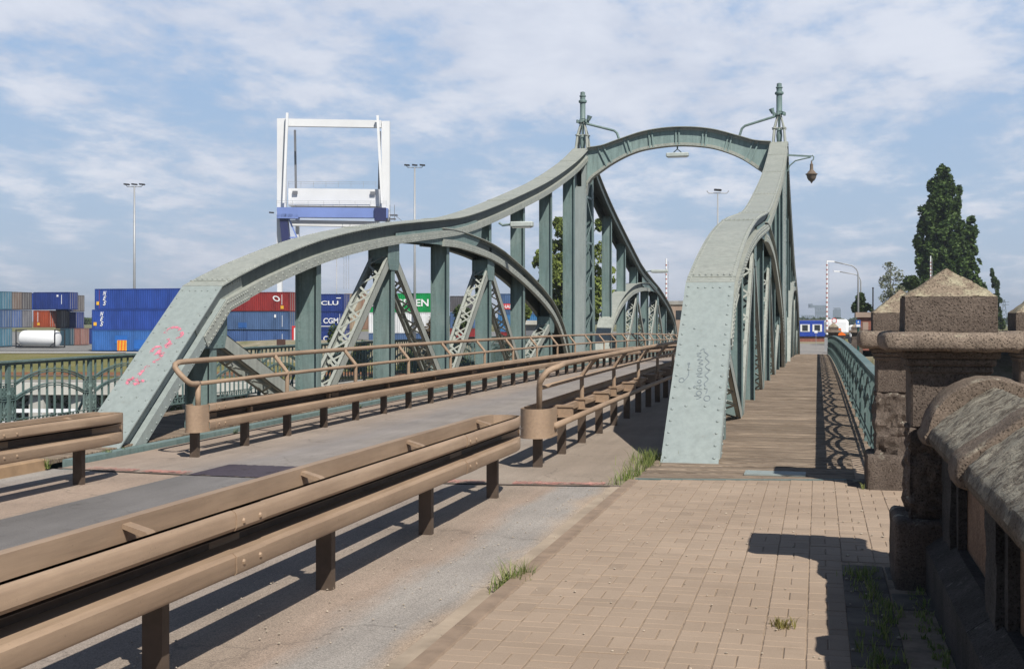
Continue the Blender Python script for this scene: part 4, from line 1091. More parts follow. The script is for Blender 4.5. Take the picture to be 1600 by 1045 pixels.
def pier(cx, cy, w, cw, z, label, det=.035, zb=0.0, group='stone piers of the bridge head'):
    """z: dict base, rough, smooth, cap0, cap1, block, apex"""
    t = thing('stone_pier', (cx, cy, zb), label, 'stone pier', group)
    h = w/2; b = MB(); rough_box(b, cx-h-.08, cx+h+.08, cy-h-.08, cy+h+.08, zb-.12, z['base'], .006, 1, det, .04); b.build('plinth', STONE, t, auto=40)
    b = MB(); rough_box(b, cx-h, cx+h, cy-h, cy+h, z['base']-.02, z['rough'], .042, 5, det*.5, .015); b.build('rough_shaft', STONE, t, auto=28)
    b = MB(); b.cbox(cx-h+.015, cx+h-.015, cy-h+.015, cy+h-.015, z['rough']-.01, z['smooth']+.03, .012)
    hc = cw/2
    for k, (f, z0, z1) in enumerate(((.12, z['smooth'], z['smooth']+.35*(z['cap0']-z['smooth'])), (.22, z['smooth']+.35*(z['cap0']-z['smooth']), z['smooth']+.7*(z['cap0']-z['smooth'])), (.36, z['smooth']+.7*(z['cap0']-z['smooth']), z['cap0']+.01))):
        hh = h+(hc-h)*f-.02; b.cbox(cx-hh, cx+hh, cy-hh, cy+hh, z0, z1, .010)
    b.build('neck', STONE, t)
    b = MB(); rough_box(b, cx-hc, cx+hc, cy-hc, cy+hc, z['cap0'], z['cap1'], .008, 9, det, .045); b.build('cap', STONE_CAP, t, auto=50)
    hb = cw*.335; b = MB(); rough_box(b, cx-hb, cx+hb, cy-hb, cy+hb, z['cap1']-.02, z['block'], .006, 3, det*.8, .008); b.build('block', STONE, t, auto=40)
    b = MB(); n = 12; hp = hb-.004
    for i in range(n+1):
        f = i/n; s_ = hp*(1-f); zz_ = z['block']-.004+(z['apex']-z['block'])*f
        for k in range(4*n):
            a = k/(4*n)*4; e = int(a); fr = a-e; cs = [(-1, -1), (1, -1), (1, 1), (-1, 1), (-1, -1)]
            px_ = cs[e][0]+(cs[e+1][0]-cs[e][0])*fr; py_ = cs[e][1]+(cs[e+1][1]-cs[e][1])*fr
            am = .010*noise.fractal(Vector((px_*s_*14+cx, py_*s_*14+cy, zz_*14)), 1, 2, 3)
            b.v.append((cx+px_*s_*(1+am*1.5), cy+py_*s_*(1+am*1.5), zz_+am))
    m_ = 4*n
    for i in range(n):
        for k in range(m_): b.f.append((i*m_+k, i*m_+(k+1) % m_, (i+1)*m_+(k+1) % m_, (i+1)*m_+k))
    b.build('pyramid_top', STONE_PYR, t, auto=40)
    return t
pier(.745, 7.83, .47, .77, dict(base=.40, rough=.93, smooth=1.24, cap0=1.365, cap1=1.485, block=1.69, apex=1.86), 'nearest brown stone pier with lichened pyramid top at the parapet', .03)
pier(.75, 12.18, .48, .78, dict(base=.32, rough=.89, smooth=1.18, cap0=1.285, cap1=1.455, block=1.62, apex=1.84), 'second stone pier with pyramid top where the right railing begins', .04)
pier(1.98, 12.18, .48, .78, dict(base=.32, rough=.89, smooth=1.18, cap0=1.285, cap1=1.455, block=1.62, apex=1.84), 'stone pier with pyramid top at the right edge of the photo', .05)
for cx, lb in ((.95, 'left of the two small far stone piers past the bridge end'), (2.35, 'right of the two small far stone piers past the bridge end')):
    pier(cx, 81.5, .6, .95, {k: v*1.0-.50 for k, v in dict(base=.32, rough=.9, smooth=1.15, cap0=1.25, cap1=1.42, block=1.62, apex=1.9).items()}, lb, .15, -.5, 'far stone piers')
# low wall with coping between second and third pier
t = thing('link_wall', (1.36, 12.2, 0), 'low stone wall with rounded coping linking two pyramid-topped piers', 'wall')
b = MB(); rough_box(b, 1.05, 1.68, 12.02, 12.34, -.1, .84, .012, 4, .06); b.build('wall_body', STONE, t)
b = MB(); b.quadring([[(x, 12.18+.24*math.cos(a), .86+.16*math.sin(a)) for a in [i*math.pi/10-.2 for i in range(13)]] for x in (1.02, 1.25, 1.5, 1.69)]); b.build('coping', STONE_COPE, t, smooth=False, auto=40)
# threshold stone beside the planks
b = MB(); rough_box(b, .27, .47, endarc(.4)-.55, endarc(.4)+.02, -.1, .004, .004, 8, .05)
struct(b.build('threshold_stone', STONE))
# parapet wall
def cope_profile(grow=0.0, cx=.915, half=.315, zlow=.90, crest=1.205):
    P = []
    P += [(cx-half+.03, zlow-.05), (cx-half-.012-grow, zlow-.02), (cx-half-.022-grow, zlow+.02), (cx-half-.005-grow, zlow+.062+grow*.5)]
    for i in range(1, 12):
        f = i/12; x = cx-half+2*half*f; k = 1-abs(2*f-1); z = zlow+.065+(crest-zlow-.065)*(k**.92)
        if abs(f-.5) < .09: z -= .012
        P.append((x, z+grow))
    P += [(cx+half+.005+grow, zlow+.062+grow*.5), (cx+half+.022+grow, zlow+.02), (cx+half+.012+grow, zlow-.02), (cx+half-.03, zlow-.05)]
    return P
def cope_round(grow=0.0, cx=.915, half=.315, zlow=.90, crest=1.205):
    P = [(cx-half+.03, zlow-.05), (cx-half-.012-grow, zlow-.02), (cx-half-.022-grow, zlow+.02)]
    for i in range(0, 19):
        a = math.pi*(1-i/18); x = cx+math.cos(a)*(half+grow)*1.0; z = zlow+.05+(crest-zlow-.05+grow)*(math.sin(a)**1.15)
        P.append((x, z))
    P += [(cx+half+.022+grow, zlow+.02), (cx+half+.012+grow, zlow-.02), (cx+half-.03, zlow-.05)]
    return P
def cope(b, y0, y1, prof, endr=.02, seed=0, amp=.006):
    ys = [y0, y0+endr*.4, y0+endr]; n = int((y1-y0-2*endr)/.035)+1
    ys += [y0+endr+(y1-y0-2*endr)*k/n for k in range(1, n)]+[y1-endr, y1-endr*.4, y1]
    cx = sum(p[0] for p in prof)/len(prof); cz = .95; rings = []
    fine = []
    for (x0, z0), (x1, z1) in zip(prof, prof[1:]+prof[:1]):
        m_ = max(1, int(math.hypot(x1-x0, z1-z0)/.03))
        for k in range(m_): fine.append((x0+(x1-x0)*k/m_, z0+(z1-z0)*k/m_))
    for i, y in enumerate(ys):
        sh = {0: .955, 1: .985, len(ys)-1: .955, len(ys)-2: .985}.get(i, 1.0); ring = []
        for x, z in fine:
            q_ = noise.fractal(Vector((x*11+seed, y*7, z*11)), 1, 2, 4)*amp
            ring.append((cx+(x-cx)*sh*(1+q_*2), y, cz+(z-cz)*sh+q_))
        rings.append(ring)
    b.quadring(rings)
t = thing('parapet_wall', (.9, 4, 0), 'dark stone parapet with thick lichened coping running toward the camera', 'wall')
b = MB(); cope(b, 7.08, 7.46, cope_round(.035), .06, 2); cope(b, 5.30, 5.62, cope_profile(.045), .025, 8); cope(b, 2.9, 3.2, cope_profile(.045), .025, 5)
b.build('raised_rib', STONE_RIB, t, auto=60)
b = MB(); cope(b, 5.60, 7.10, cope_profile(0), .02, 3, .010); b.build('coping', STONE_COPE, t, auto=60)
b = MB(); cope(b, 3.15, 5.32, cope_profile(.012), .02, 6, .012); cope(b, -2.5, 2.92, cope_profile(.012), .02, 9, .010); b.build('coping', STONE_COPE, t, auto=60)
b = MB()
for y0, y1 in ((5.62, 7.06), (3.22, 5.28), (-2.5, 2.88)): rough_box(b, .765, 1.1, y0, y1, .2, .87, .004, 4, .08)
b.build('panel', GRANITE, t)
b = MB()
for y0, y1 in ((7.06, 7.50), (5.28, 5.62), (2.88, 3.22)): rough_box(b, .685, 1.15, y0, y1, .0, .88, .010, 2, .04)
for y0, y1 in ((5.62, 7.06), (3.22, 5.28), (-2.5, 2.88)): b.box(.72, .765, y0-.01, y0+.09, .3, .87); b.box(.72, .765, y1-.09, y1+.01, .3, .87)
b.build('pilaster', STONE_DARK, t)
b = MB()
for y0, y1 in ((5.50, 7.52), (3.1, 5.49), (-2.5, 3.09)):
    b.prism([(.60, -.1), (1.2, -.1), (1.2, .33), (.715, .335), (.60, .25)], 'y', y0, y1)
b.build('plinth', STONE_DARK, t)
#@@SECTION background
# ------------------------------------------------------------------ containers in the yard
CM = {}
def cmat(col, rough=.55):
    if col not in CM: CM[col] = simple('container_paint', col, rough, 0, .24, .9, 0, stretch=(1, 1, .35))
    return CM[col]
def container(u, d, zl, L, col, label, ends=False, texts=(), H=2.55, W=2.44, ref='left', group='shipping containers stacked in the yard', spots=()):
    """u: column bearing of the front lower corner; L length along x (0 = seen by its end)"""
    p = at(u, d); LX, LY = (L, W) if not ends else (W, L)
    x0 = p.x if ref == 'left' else p.x-LX; y0 = p.y; z0 = zl
    t = thing('shipping_container', (x0+LX/2, y0+LY/2, z0), label, 'container', group)
    b = MB(); wv = []
    # corrugated front
    n = int(LX/.30); hh = .036
    for k in range(n):
        xa = x0+.12+(LX-.24)*k/n; wdt = (LX-.24)/n
        wv += [(xa, y0+.005), (xa+wdt*.28, y0+.005), (xa+wdt*.42, y0+hh+.02), (xa+wdt*.86, y0+hh+.02)]
    wv += [(x0+LX-.12, y0+.005), (x0+LX-.12, y0+LY/2), (x0+.12, y0+LY/2)]
    b.prism(wv, 'z', z0+.14, z0+H-.10)
    wv = []; n = int(LY/.30)
    for k in range(n):
        ya = y0+.12+(LY-.24)*k/n; wdt = (LY-.24)/n
        wv += [(x0+LX-.005, ya), (x0+LX-.005, ya+wdt*.28), (x0+LX-.05, ya+wdt*.42), (x0+LX-.05, ya+wdt*.86)]
    wv += [(x0+LX-.005, y0+LY-.12), (x0+.01, y0+LY-.12), (x0+.01, y0+.12)]
    b.prism(wv, 'z', z0+.142, z0+H-.102)
    b.box(x0+.1, x0+LX-.1, y0+LY/2, y0+LY-.01, z0+.145, z0+H-.105)
    b.build('shell', cmat(col), t)
    b = MB()
    for xa in (x0, x0+LX-.14):
        for ya in (y0, y0+LY-.14): b.box(xa, xa+.14, ya, ya+.14, z0, z0+H-.01)
    for ya in (y0, y0+LY-.10):
        b.box(x0+.141, x0+LX-.141, ya, ya+.10, z0, z0+.15); b.box(x0+.141, x0+LX-.141, ya, ya+.08, z0+H-.12, z0+H)
    for xa in (x0, x0+LX-.10):
        b.box(xa, xa+.10, y0+.141, y0+LY-.141, z0, z0+.15); b.box(xa, xa+.08, y0+.141, y0+LY-.141, z0+H-.12, z0+H)
    b.build('frame', cmat(tuple(c*.8 for c in col)), t)
    if True:
        b = MB(); xd = x0+LX
        for k in range(4):
            yy = y0+.35+k*(LY-.7)/3; b.tube([(xd+.05, yy, z0+.12), (xd+.05, yy, z0+H-.1)], .03, 5)
        b.build('door_bars', cmat((.25, .24, .23)), t)
    for tx in texts: # (string, x offset, z offset, size, mat, width, shear)
        s_, xo, zo, sz, mm, wd, sh = tx
        text_mesh('lettering', s_, sz, mm, (x0+xo, y0-.012, z0+zo), (1, 0, 0), (0, 0, 1), t, wd, .02*sz, sh)
    for sp in spots:
        xo, zo, sw, sh_, mm, nm = sp
        if isinstance(mm, tuple): mm = cmat(mm)
        MB().box(x0+xo, x0+xo+sw, y0-.02, y0-.002, z0+zo, z0+zo+sh_).build(nm, mm, t)
    return t
NAVY = (.014, .034, .17); NAVYD = (.012, .028, .13); LB = (.03, .11, .33); SLATE = (.06, .11, .22); DRED = (.22, .022, .02); BRW = (.28, .055, .02); TEAL = (.07, .17, .24)
GREEN = (.0, .24, .055); GREY_ = (.36, .37, .37); TAN = (.38, .29, .2); DGR = (.09, .085, .09); BBLUE = (.018, .055, .27)
Wm = WHITE
def vtext(s_, xo, z_top, sz, step, mm): return [(ch, xo-(i*.0), z_top-i*step, sz, mm, sz*.62, .35) for i, ch in enumerate(s_)]
Z0 = -2.25
container(148, 155, Z0+5.12, 12.2, BBLUE, 'bright blue container with NES lettering, top of the left blue stack', texts=vtext('NES', 1.15, 1.75, .75, .62, Wm), spots=[(.25, .55, .42, .42, YEL, 'label_plate'), (.62, .1, .05, 2.3, DRED, 'rust_line')])
container(143.5, 155, Z0+2.56, 12.2, BBLUE, 'bright blue container with NES lettering, middle of the left blue stack', texts=vtext('NES', 1.15, 1.75, .75, .62, Wm), spots=[(.25, .55, .42, .42, YEL, 'label_plate')])
container(143.5, 155, Z0, 12.2, LB, 'lighter blue container with repainted patches at the foot of the left blue stack', spots=[(3.2, .9, 1.7, 1.0, BLUEP, 'repainted_patch'), (3.9, .55, .6, .34, BLUEP, 'repainted_patch'), (5.8, .25, 3.0, 1.1, BLUEP, 'repainted_patch')])
container(318, 165, Z0+4.9, 12.2, DRED, 'dark red container with white oval logo on top of a blue pair', spots=[(11.0, .35, .42, .42, YEL, 'label_plate'), (11.15, .9, .06, 1.3, Wm, 'lettering_column')], texts=[('O', 9.9, 1.35, 1.0, Wm, 1.0, -.4)])
container(318, 165, Z0+2.42, 12.2, SLATE, 'faded blue container below the dark red one', spots=[(5.0, .35, 1.2, .7, LB, 'repainted_patch'), (11.2, .5, .05, 1.5, Wm, 'lettering_column'), (10.1, 1.7, .25, .4, Wm, 'lettering')])
container(318, 165, Z0, 12.2, (.05, .10, .24), 'faded blue container on the ground under the dark red stack', spots=[(6.2, .2, .05, 2.2, NAVYD, 'seam'), (11.2, .5, .05, 1.5, Wm, 'lettering_column')])
container(470, 178, Z0+4.95, 6.5, NAVY, 'navy container with white globe logo, top of its stack', spots=[(5.4, 1.9, .7, .12, Wm, 'lettering')], texts=[('CLU', 3.1, 1.0, .8, Wm, 2.6, 0)])
container(470, 178, Z0+2.45, 6.5, NAVY, 'navy container reading A CGM, middle of its stack', texts=[('A CGM', 2.4, .9, 1.05, Wm, 3.3, 0)], spots=[(5.9, .6, .06, 1.6, Wm, 'lettering_column'), (3.0, .42, 1.9, .10, Wm, 'underline')])
container(470, 178, Z0-.1, 6.5, NAVY, 'navy container reading A CGM, at the foot of its stack', texts=[('A CGM', 2.4, .9, 1.05, Wm, 3.3, 0)])
container(461, 186, Z0+4.6, 3.0, NAVYD, 'dark navy container seen behind the red stack')
for k, (u, zz_, lb) in enumerate(((538, 5.0, 'tan container at the end of the row, upper'), (538, 2.4, 'tan container at the end of the row, lower'), (552, 5.0, 'brown container between the navy and green stacks, upper'), (552, 2.4, 'brown container between the navy and green stacks, lower'))):
    container(u, 184, Z0+zz_, 2.4, TAN if k < 2 else (.27, .17, .12), lb, H=2.7)
container(576, 172, Z0+4.85, 9.0, GREEN, 'green container with large white EVERGREEN lettering above a white one', texts=[('EVERGREEN', .45, .85, 1.35, Wm, 8.2, 0)], H=2.6)
container(576, 172, Z0+2.0, 9.0, (.62, .63, .64), 'white corrugated container under the green one', H=2.85)
container(576, 172, Z0-.6, 9.0, SLATE, 'blue container at the foot of the green stack', H=2.6)
container(703, 200, Z0+5.1, 5.0, DGR, 'dark grey container top left of the stack behind the second diagonal')
container(703, 200, Z0+2.5, 5.0, SLATE, 'slate container in the middle of the dark stack')
container(703, 200, Z0-.1, 5.0, DRED, 'dark red container at the foot of the dark stack')
container(778, 180, Z0+4.6, 6.0, SLATE, 'slate container with red and white HAMBURG label seen under the arch', spots=[(.6, .75, 3.6, .8, RED, 'label_band')], texts=[('HAMBURG', .8, .9, .7, Wm, 3.2, 0)], H=3.0)
container(778, 180, Z0+2.1, 6.0, (.04, .16, .34), 'mid blue container under the label one', H=2.5)
container(775, 178, Z0-.4, 4.2, DRED, 'red container on the ground beside the arch foot', H=2.5, spots=[(2.9, .4, .08, 1.6, Wm, 'lettering_column')])
# left-hand block: each stack of ends
cols = [(TEAL, SLATE, TEAL), ((.16, .12, .10), (.08, .13, .28), (.07, .08, .10)), (DGR, (.14, .14, .16), (.05, .13, .2))]
names = [('teal', 'slate blue', 'teal'), ('rusty brown', 'blue', 'grey'), ('dark grey', 'light grey', 'dark teal')]
lv = ('top', 'middle', 'bottom')
for k in range(3):
    for r in range(3):
        d = 176+k*2.6; u_ = 2+16*k
        if r == 2 and k > 0: continue
        container(u_, d, Z0+(2-r)*2.6+.1, 6.06, cols[k][r], f'{names[k][r]} container at the far left, {lv[r]} of stack {"nearest, middle, farthest".split(", ")[k]}', ref='right')
container(52, 189, Z0+5.4, 6.06, NAVY, 'dark blue container with white mark, on top behind the left block', spots=[(4.0, 1.9, .3, .3, Wm, 'logo'), (4.8, .8, .08, 1.4, Wm, 'lettering_column')], ref='left', H=2.6)
container(20, 193, Z0+5.4, 4.5, BBLUE, 'long blue container roof showing over the far left stacks')
container(52, 189, Z0+2.7, 6.06-3.4, BRW, 'orange brown container with yellow plate above the white tank', spots=[(.7, .3, .4, .4, YEL, 'label_plate'), (.75, .8, .08, 1.5, Wm, 'lettering_column')])
container(79.5, 190.5, Z0+2.7, 1.7, DGR, 'dark rusty container beside the orange brown one')
container(87, 192, Z0+5.1, 2.2, NAVYD, 'navy container with small white mark on top of the right-hand stack', spots=[(.3, 1.9, .25, .25, Wm, 'logo'), (1.1, .9, .08, 1.2, Wm, 'lettering_column')])
container(108, 193, Z0+5.1, 1.1, (.13, .12, .12), 'grey container end at the upper right of the left group')
container(87, 192, Z0+2.5, 1.2, (.2, .10, .10), 'dull red container in the middle of the right-hand stack')
container(98.5, 192.5, Z0+2.5, 2.1, NAVY, 'blue container in the middle of the right-hand stack')
container(94, 189, Z0, 1.6, (.03, .07, .10), 'dark teal container on the ground right of the white tank')
container(108, 190, Z0, 1.9, (.24, .12, .10), 'rusty container on the ground at the end of the left group')
container(127, 200, Z0, 3.0, NAVY, 'small dark blue container half hidden behind the left blue stack', H=2.5)
# tank container
p = at(24, 172, Z0); t = thing('tank_container', (p.x+3.1, p.y+1, Z0), 'white cylindrical tank container standing before the left stacks', 'tank container')
b = MB(); n = 20; b.quadring([[(x, p.y+1.15+r*math.cos(2*math.pi*k/n), Z0+1.25+r*math.sin(2*math.pi*k/n)) for k in range(n)] for x, r in ((p.x+.25, .2), (p.x+.28, .75), (p.x+.45, 1.05), (p.x+.7, 1.13), (p.x+5.5, 1.13), (p.x+5.75, 1.05), (p.x+5.92, .75), (p.x+5.95, .2))]); b.build('tank', WHITE, t, auto=35)
b = MB()
for x in (p.x, p.x+6.05):
    for y in (p.y, p.y+2.3): b.box(x, x+.12, y, y+.12, Z0, Z0+2.5)
    for z in (Z0, Z0+2.38): b.box(x, x+.12, p.y+.121, p.y+2.299, z, z+.12)
for y in (p.y, p.y+2.3): b.box(p.x+.121, p.x+6.049, y, y+.10, Z0, Z0+.12)
for x, s_ in ((p.x+.12, 1), (p.x+6.05, -1)): b.bar((x, p.y+.05, Z0+.15), (x+s_*1.1, p.y+.05, Z0+.15+.0), .08, .1); b.bar((x, p.y+.05, Z0+.7), (x+s_*.8, p.y+.05, Z0+.12), .08, .1)
b.build('frame', DARK, t)
# striped board, small signs
p = at(183, 149); t = thing('warning_board', (p.x+.6, p.y, -2.3), 'orange and yellow striped warning board beside the yard road', 'sign')
MB().box(p.x, p.x+1.25, p.y, p.y+.05, -2.1, -.85).build('board', YEL, t)
for k in range(3): MB().prism([(p.x+.05+.42*k, -2.1), (p.x+.25+.42*k, -2.1), (p.x+.33+.42*k, -.85), (p.x+.13+.42*k, -.85)], 'y', p.y-.02, p.y-.002).build('stripe', ORANGE, t)
for x in (.2, 1.0): MB().box(p.x+x, p.x+x+.06, p.y+.06, p.y+.12, -2.36, -.9).build('leg', MAST, t)
p = at(456, 150); t = thing('yard_sign', (p.x+1, p.y, -2.3), 'white sign with thick red border in front of the blue containers', 'sign')
MB().box(p.x, p.x+2.6, p.y, p.y+.06, -1.75, .85+0).build('border', RED, t); MB().box(p.x+.28, p.x+2.32, p.y-.02, p.y-.001, -1.5, .6).build('face', WHITE, t)
MB().prism([(p.x+1.0, -1.0), (p.x+1.6, -1.2), (p.x+1.8, -.2), (p.x+1.4, .3), (p.x+.9, -.1)], 'y', p.y-.04, p.y-.021).build('symbol', DARK, t)
for x in (.3, 2.2): MB().box(p.x+x, p.x+x+.08, p.y+.07, p.y+.14, -2.36, -1.7).build('leg', MAST, t)
p = at(439, 120); t = thing('dark_sign', (p.x, p.y, -2.4), 'small dark sign on a post behind the left railing', 'sign')
MB().box(p.x-.45, p.x+.45, p.y, p.y+.05, -.95, -.3).build('board', simple('brown_board', (.08, .04, .03), .7), t); MB().box(p.x-.04, p.x+.04, p.y+.06, p.y+.12, -2.45, -.4).build('post', MAST, t)

# masts
def floodmast(u, v, d, label, heads=3, thick=.16):
    p = at(u, d); zt = zat(v, d); t = thing('floodlight_mast', (p.x, p.y, -2.4), label, 'light mast', 'floodlight masts of the yard')
    MB().tube([(p.x, p.y, -2.45), (p.x, p.y, zt)], [thick*1.4, thick*.7], 8).build('pole', MAST, t, smooth=True)
    b = MB(); r = Vector((CT, ST, 0)); c_ = Vector((p.x, p.y, zt)); b.tube([c_-r*1.15+Vector((0, 0, .25)), c_-r*.95-Vector((0, 0, 0)), c_+r*.95, c_+r*1.15+Vector((0, 0, .25))], .05, 5); b.build('crossarm', MAST, t)
    for k in range(heads):
        o = (k-(heads-1)/2)*1.05; q_ = c_+r*o+Vector((0, 0, .33))
        b = MB(); b.bar(q_-r*.36+Vector((0, 0, .03)), q_+r*.36-Vector((0, 0, .03)), .5, .18); b.build('floodlight', DARK, t)
    return t
floodmast(210, 292, 170, 'tall slim floodlight mast rising above the left blue containers')
floodmast(648, 262, 170, 'tall slim floodlight mast right of the white crane')
floodmast(1121.5, 302, 130, 'floodlight mast just left of the right truss', 1, .10)
floodmast(526, 402, 190, 'small distant floodlight mast seen under the left arch', 2, .09)

# ------------------------------------------------------------------ crane
CD = 230
cp = at(521, CD, -2.3); t = thing('gantry_crane', cp, 'white and blue container gantry crane with a tall open frame', 'crane')
rv_ = Vector((CT, ST, 0)); fw = Vector((-ST, CT, 0))
def cw_(u, v, dd=0.0): p = at(u, CD); return Vector((p.x, p.y, 0))+fw*dd+Vector((0, 0, zat(v, CD)))
def cbar(b, u0, v0, u1, v1, wpx, dep=1.2, dd=0.0):
    k = CD/FPX; p0, p1 = cw_(u0, v0, dd), cw_(u1, v1, dd); b.bar(p0, p1, dep, wpx*k, (p1-p0).cross(fw)); return b
cbar(MB(), 440.5, 186, 440.5, 330, 13.5).build('column', CRANEW, t); cbar(MB(), 603, 190, 603, 330, 12.5).build('column', CRANEW, t)
cbar(MB(), 447.5, 192, 596, 194.5, 11.5, 1.0).build('top_beam', CRANEW, t)
cbar(MB(), 451.5, 179, 446, 319, 3.6, .5, -1.6).build('strut', WHITE, t); cbar(MB(), 591.5, 183, 598.5, 319, 3.6, .5, -1.6).build('strut', WHITE, t)
cbar(MB(), 453.5, 197, 455, 294, 3.0, .5, 5).build('back_strut', CRANEG, t); cbar(MB(), 589.5, 199, 587.5, 295, 3.0, .5, 5).build('back_strut', CRANEG, t)
cbar(MB(), 450, 307.5, 596, 309, 27, 2.5, 1.6).build('machinery_girder', CRANEW, t)
b = MB(); cbar(b, 457, 301, 465, 301, 5, .2, -.0); cbar(b, 578.5, 302, 586.5, 302, 5, .2, -.0); b.build('vent', CRANEG, t)
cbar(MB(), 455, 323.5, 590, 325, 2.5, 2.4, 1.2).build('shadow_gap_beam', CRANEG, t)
cbar(MB(), 437, 333.5, 608, 335, 15, 2.0, -1.8).build('main_beam', CRANEB, t)
cbar(MB(), 437, 339.5, 470, 339.8, 7, 1.9, -1.85).build('beam_haunch', CRANEB, t)
cbar(MB(), 588, 337, 606, 337, 20, 2.2, -2.2).build('bogie_box', CRANED, t)
cbar(MB(), 450, 346.5, 590, 349, 9, 1.5, 3).build('lower_beam', CRANEW, t)
cbar(MB(), 446, 341, 452, 400, 12, 1.5, -1.6).build('leg', CRANED, t)
b = MB(); cbar(b, 453, 342, 466, 372, 2, .4, -1.4); cbar(b, 451, 372, 466, 372, 2, .4, -1.4); b.build('leg_brace', CRANEB, t)
k = CD/FPX; vb = 500+(CAMH+2.3)/k
for u0, u1 in ((436.5, 438), (459, 459.5), (586, 584), (606, 607)):
    cbar(MB(), u0, 330, u1, vb, 7 if u0 in (436.5, 606) else 5, 1.0, 4 if u0 in (459, 586) else 0).build('leg', CRANEW, t)
b = MB()
for vv, u0, u1 in ((316, 437, 606), (286.5, 455, 590)):
    cbar(b, u0, vv, u1, vv+1, .35, .1, -2.8); cbar(b, u0, vv+3, u1, vv+4, .25, .1, -2.8)
    for i in range(8): uu = u0+(u1-u0)*i/7; cbar(b, uu, vv, uu, vv+9, .35, .1, -2.8)
b.build('handrail', MAST, t)
b = MB(); cbar(b, 610, 337, 622, 337, 1, 2, -1); cbar(b, 610, 343, 619, 343, 1, 2, -1); cbar(b, 611, 322, 611, 346, .6, .3, -2); cbar(b, 618, 322, 618, 346, .6, .3, -2); cbar(b, 619, 338, 630, 347, .8, .6, -1.5); b.build('stair', CRANEG, t)
b = MB(); cbar(b, 515, 396, 552, 394.5, 1.6, 2.2, -1); cbar(b, 545, 384, 552, 384, .5, .2, -1); cbar(b, 552, 384, 552, 395, .5, .2, -1); b.build('trolley_platform', MAST, t)
b = MB()
for uu in (538.5, 542, 546): cbar(b, uu, 396, uu, 452, .5, .1, -1)
cbar(b, 536, 350, 536, 396, .5, .1, -1); cbar(b, 548, 350, 548, 396, .5, .1, -1); b.build('hoist_rope', MAST, t)
cbar(MB(), 424, 333.5, 431, 334, 2, .5, -2).build('floodlight', DARK, t)

# ------------------------------------------------------------------ lamps on the bridge
def boxlamp(c_, L, label, hang=False, dirx=1):
    t = thing('street_lamp', c_, label, 'lamp', 'flat box lamps on the bridge'); x, y, z = c_
    b = MB(); b.cbox(x-L/2, x+L/2, y-.11, y+.11, z-.08, z+.07, .025); b.build('housing', LAMPG, t)
    MB().box(x-L/2+.06, x+L/2-.06, y-.085, y+.085, z-.10, z-.078).build('lens', simple('lamp_lens', (.45, .45, .42), .3), t)
    b = MB()
    if hang: b.tube([(x-.15, y, z+.07), (x-.08, y, z+.14), (x, y, z+.20), (x+.08, y, z+.14), (x+.15, y, z+.07)], .02, 6); b.tube([(x, y, z+.18), (x, y, z+.30)], .03, 6)
    else: b.tube([(x-L/2, y, z), (x-L/2-.22, y, z-.02), (x-L/2-.32, y, z+.05)], .035, 6)
    b.build('bracket', PAINT, t); return t
boxlamp((-5.0, 45.85, 7.60), .82, 'grey box lamp hanging from the middle of the portal arch', True)
boxlamp((-7.72, 32.6, 4.12), .62, 'grey box lamp bracketed off the near half of the left truss')
boxlamp((-7.62, 61.8, 3.98), .85, 'grey box lamp bracketed off the far half of the left truss')
t = thing('pendant_lamp', (-.22, 45.6, 6.44), 'old bell-shaped pendant lamp on a curved bracket at the right tower', 'lamp')
b = MB(); b.bar((-1.07, 45.6, 7.43), (-.22, 45.6, 7.36), .05, .06); b.tube([(-1.05, 45.6, 6.85), (-.98, 45.6, 7.05), (-.78, 45.6, 7.22), (-.25, 45.6, 7.33)], .026, 6); b.tube([(-.20, 45.6, 7.40), (-.14, 45.6, 7.33), (-.16, 45.6, 7.24), (-.22, 45.6, 7.20)], .025, 6); b.build('bracket', PAINT, t)
MB().lathe((-.22, 45.6, 6.40), [(.01, 0), (.03, .03), (.05, .07), (.10, .10), (.15, .18), (.175, .28), (.19, .31)], 18).build('glass_bowl', simple('smoky_lamp_glass', (.16, .13, .11), .25, 0, .2, 6, 0, spec=.6), t, auto=50)
MB().lathe((-.22, 45.6, 6.40), [(.21, .31), (.215, .335), (.16, .36), (.12, .42), (.075, .46), (.06, .50), (.055, .66), (.06, .68), (.03, .70), (.02, .80)], 18).build('hood', simple('lamp_brown_hood', (.17, .13, .10), .6), t, auto=50)

# ------------------------------------------------------------------ far side of the bridge
def zf_at(d): return zf
t0 = at(1215, 205); t = thing('railway_carriage', (t0.x, t0.y, -1.6), 'blue railway carriage with white window frames beyond the road', 'carriage')
x0 = at(1180, 205).x; x1 = at(1294, 205).x; yb = t0.y
b = MB(); b.cbox(x0, x1, yb, yb+2.8, -1.2, 1.45, .12); b.build('body', TRAINB, t)
b = MB(); b.box(x0+.1, x1-.1, yb+.1, yb+2.7, 1.451, 1.6); b.build('roof', CRANEG, t)
b = MB(); b.box(x0+.5, x1-.5, yb+.3, yb+2.5, -2.0, -1.21); b.build('underframe', BRICK, t)
for uu in (1203, 1221, 1239, 1258, 1277):
    xx = at(uu, 205).x
    f = MB().box(xx-.75, xx+.75, yb-.04, yb-.001, -.35, .85).build('window', WHITE, t)
    MB().box(xx-.45, xx+.45, yb-.07, yb-.041, -.22, .75).build('pane', GLASS, f)
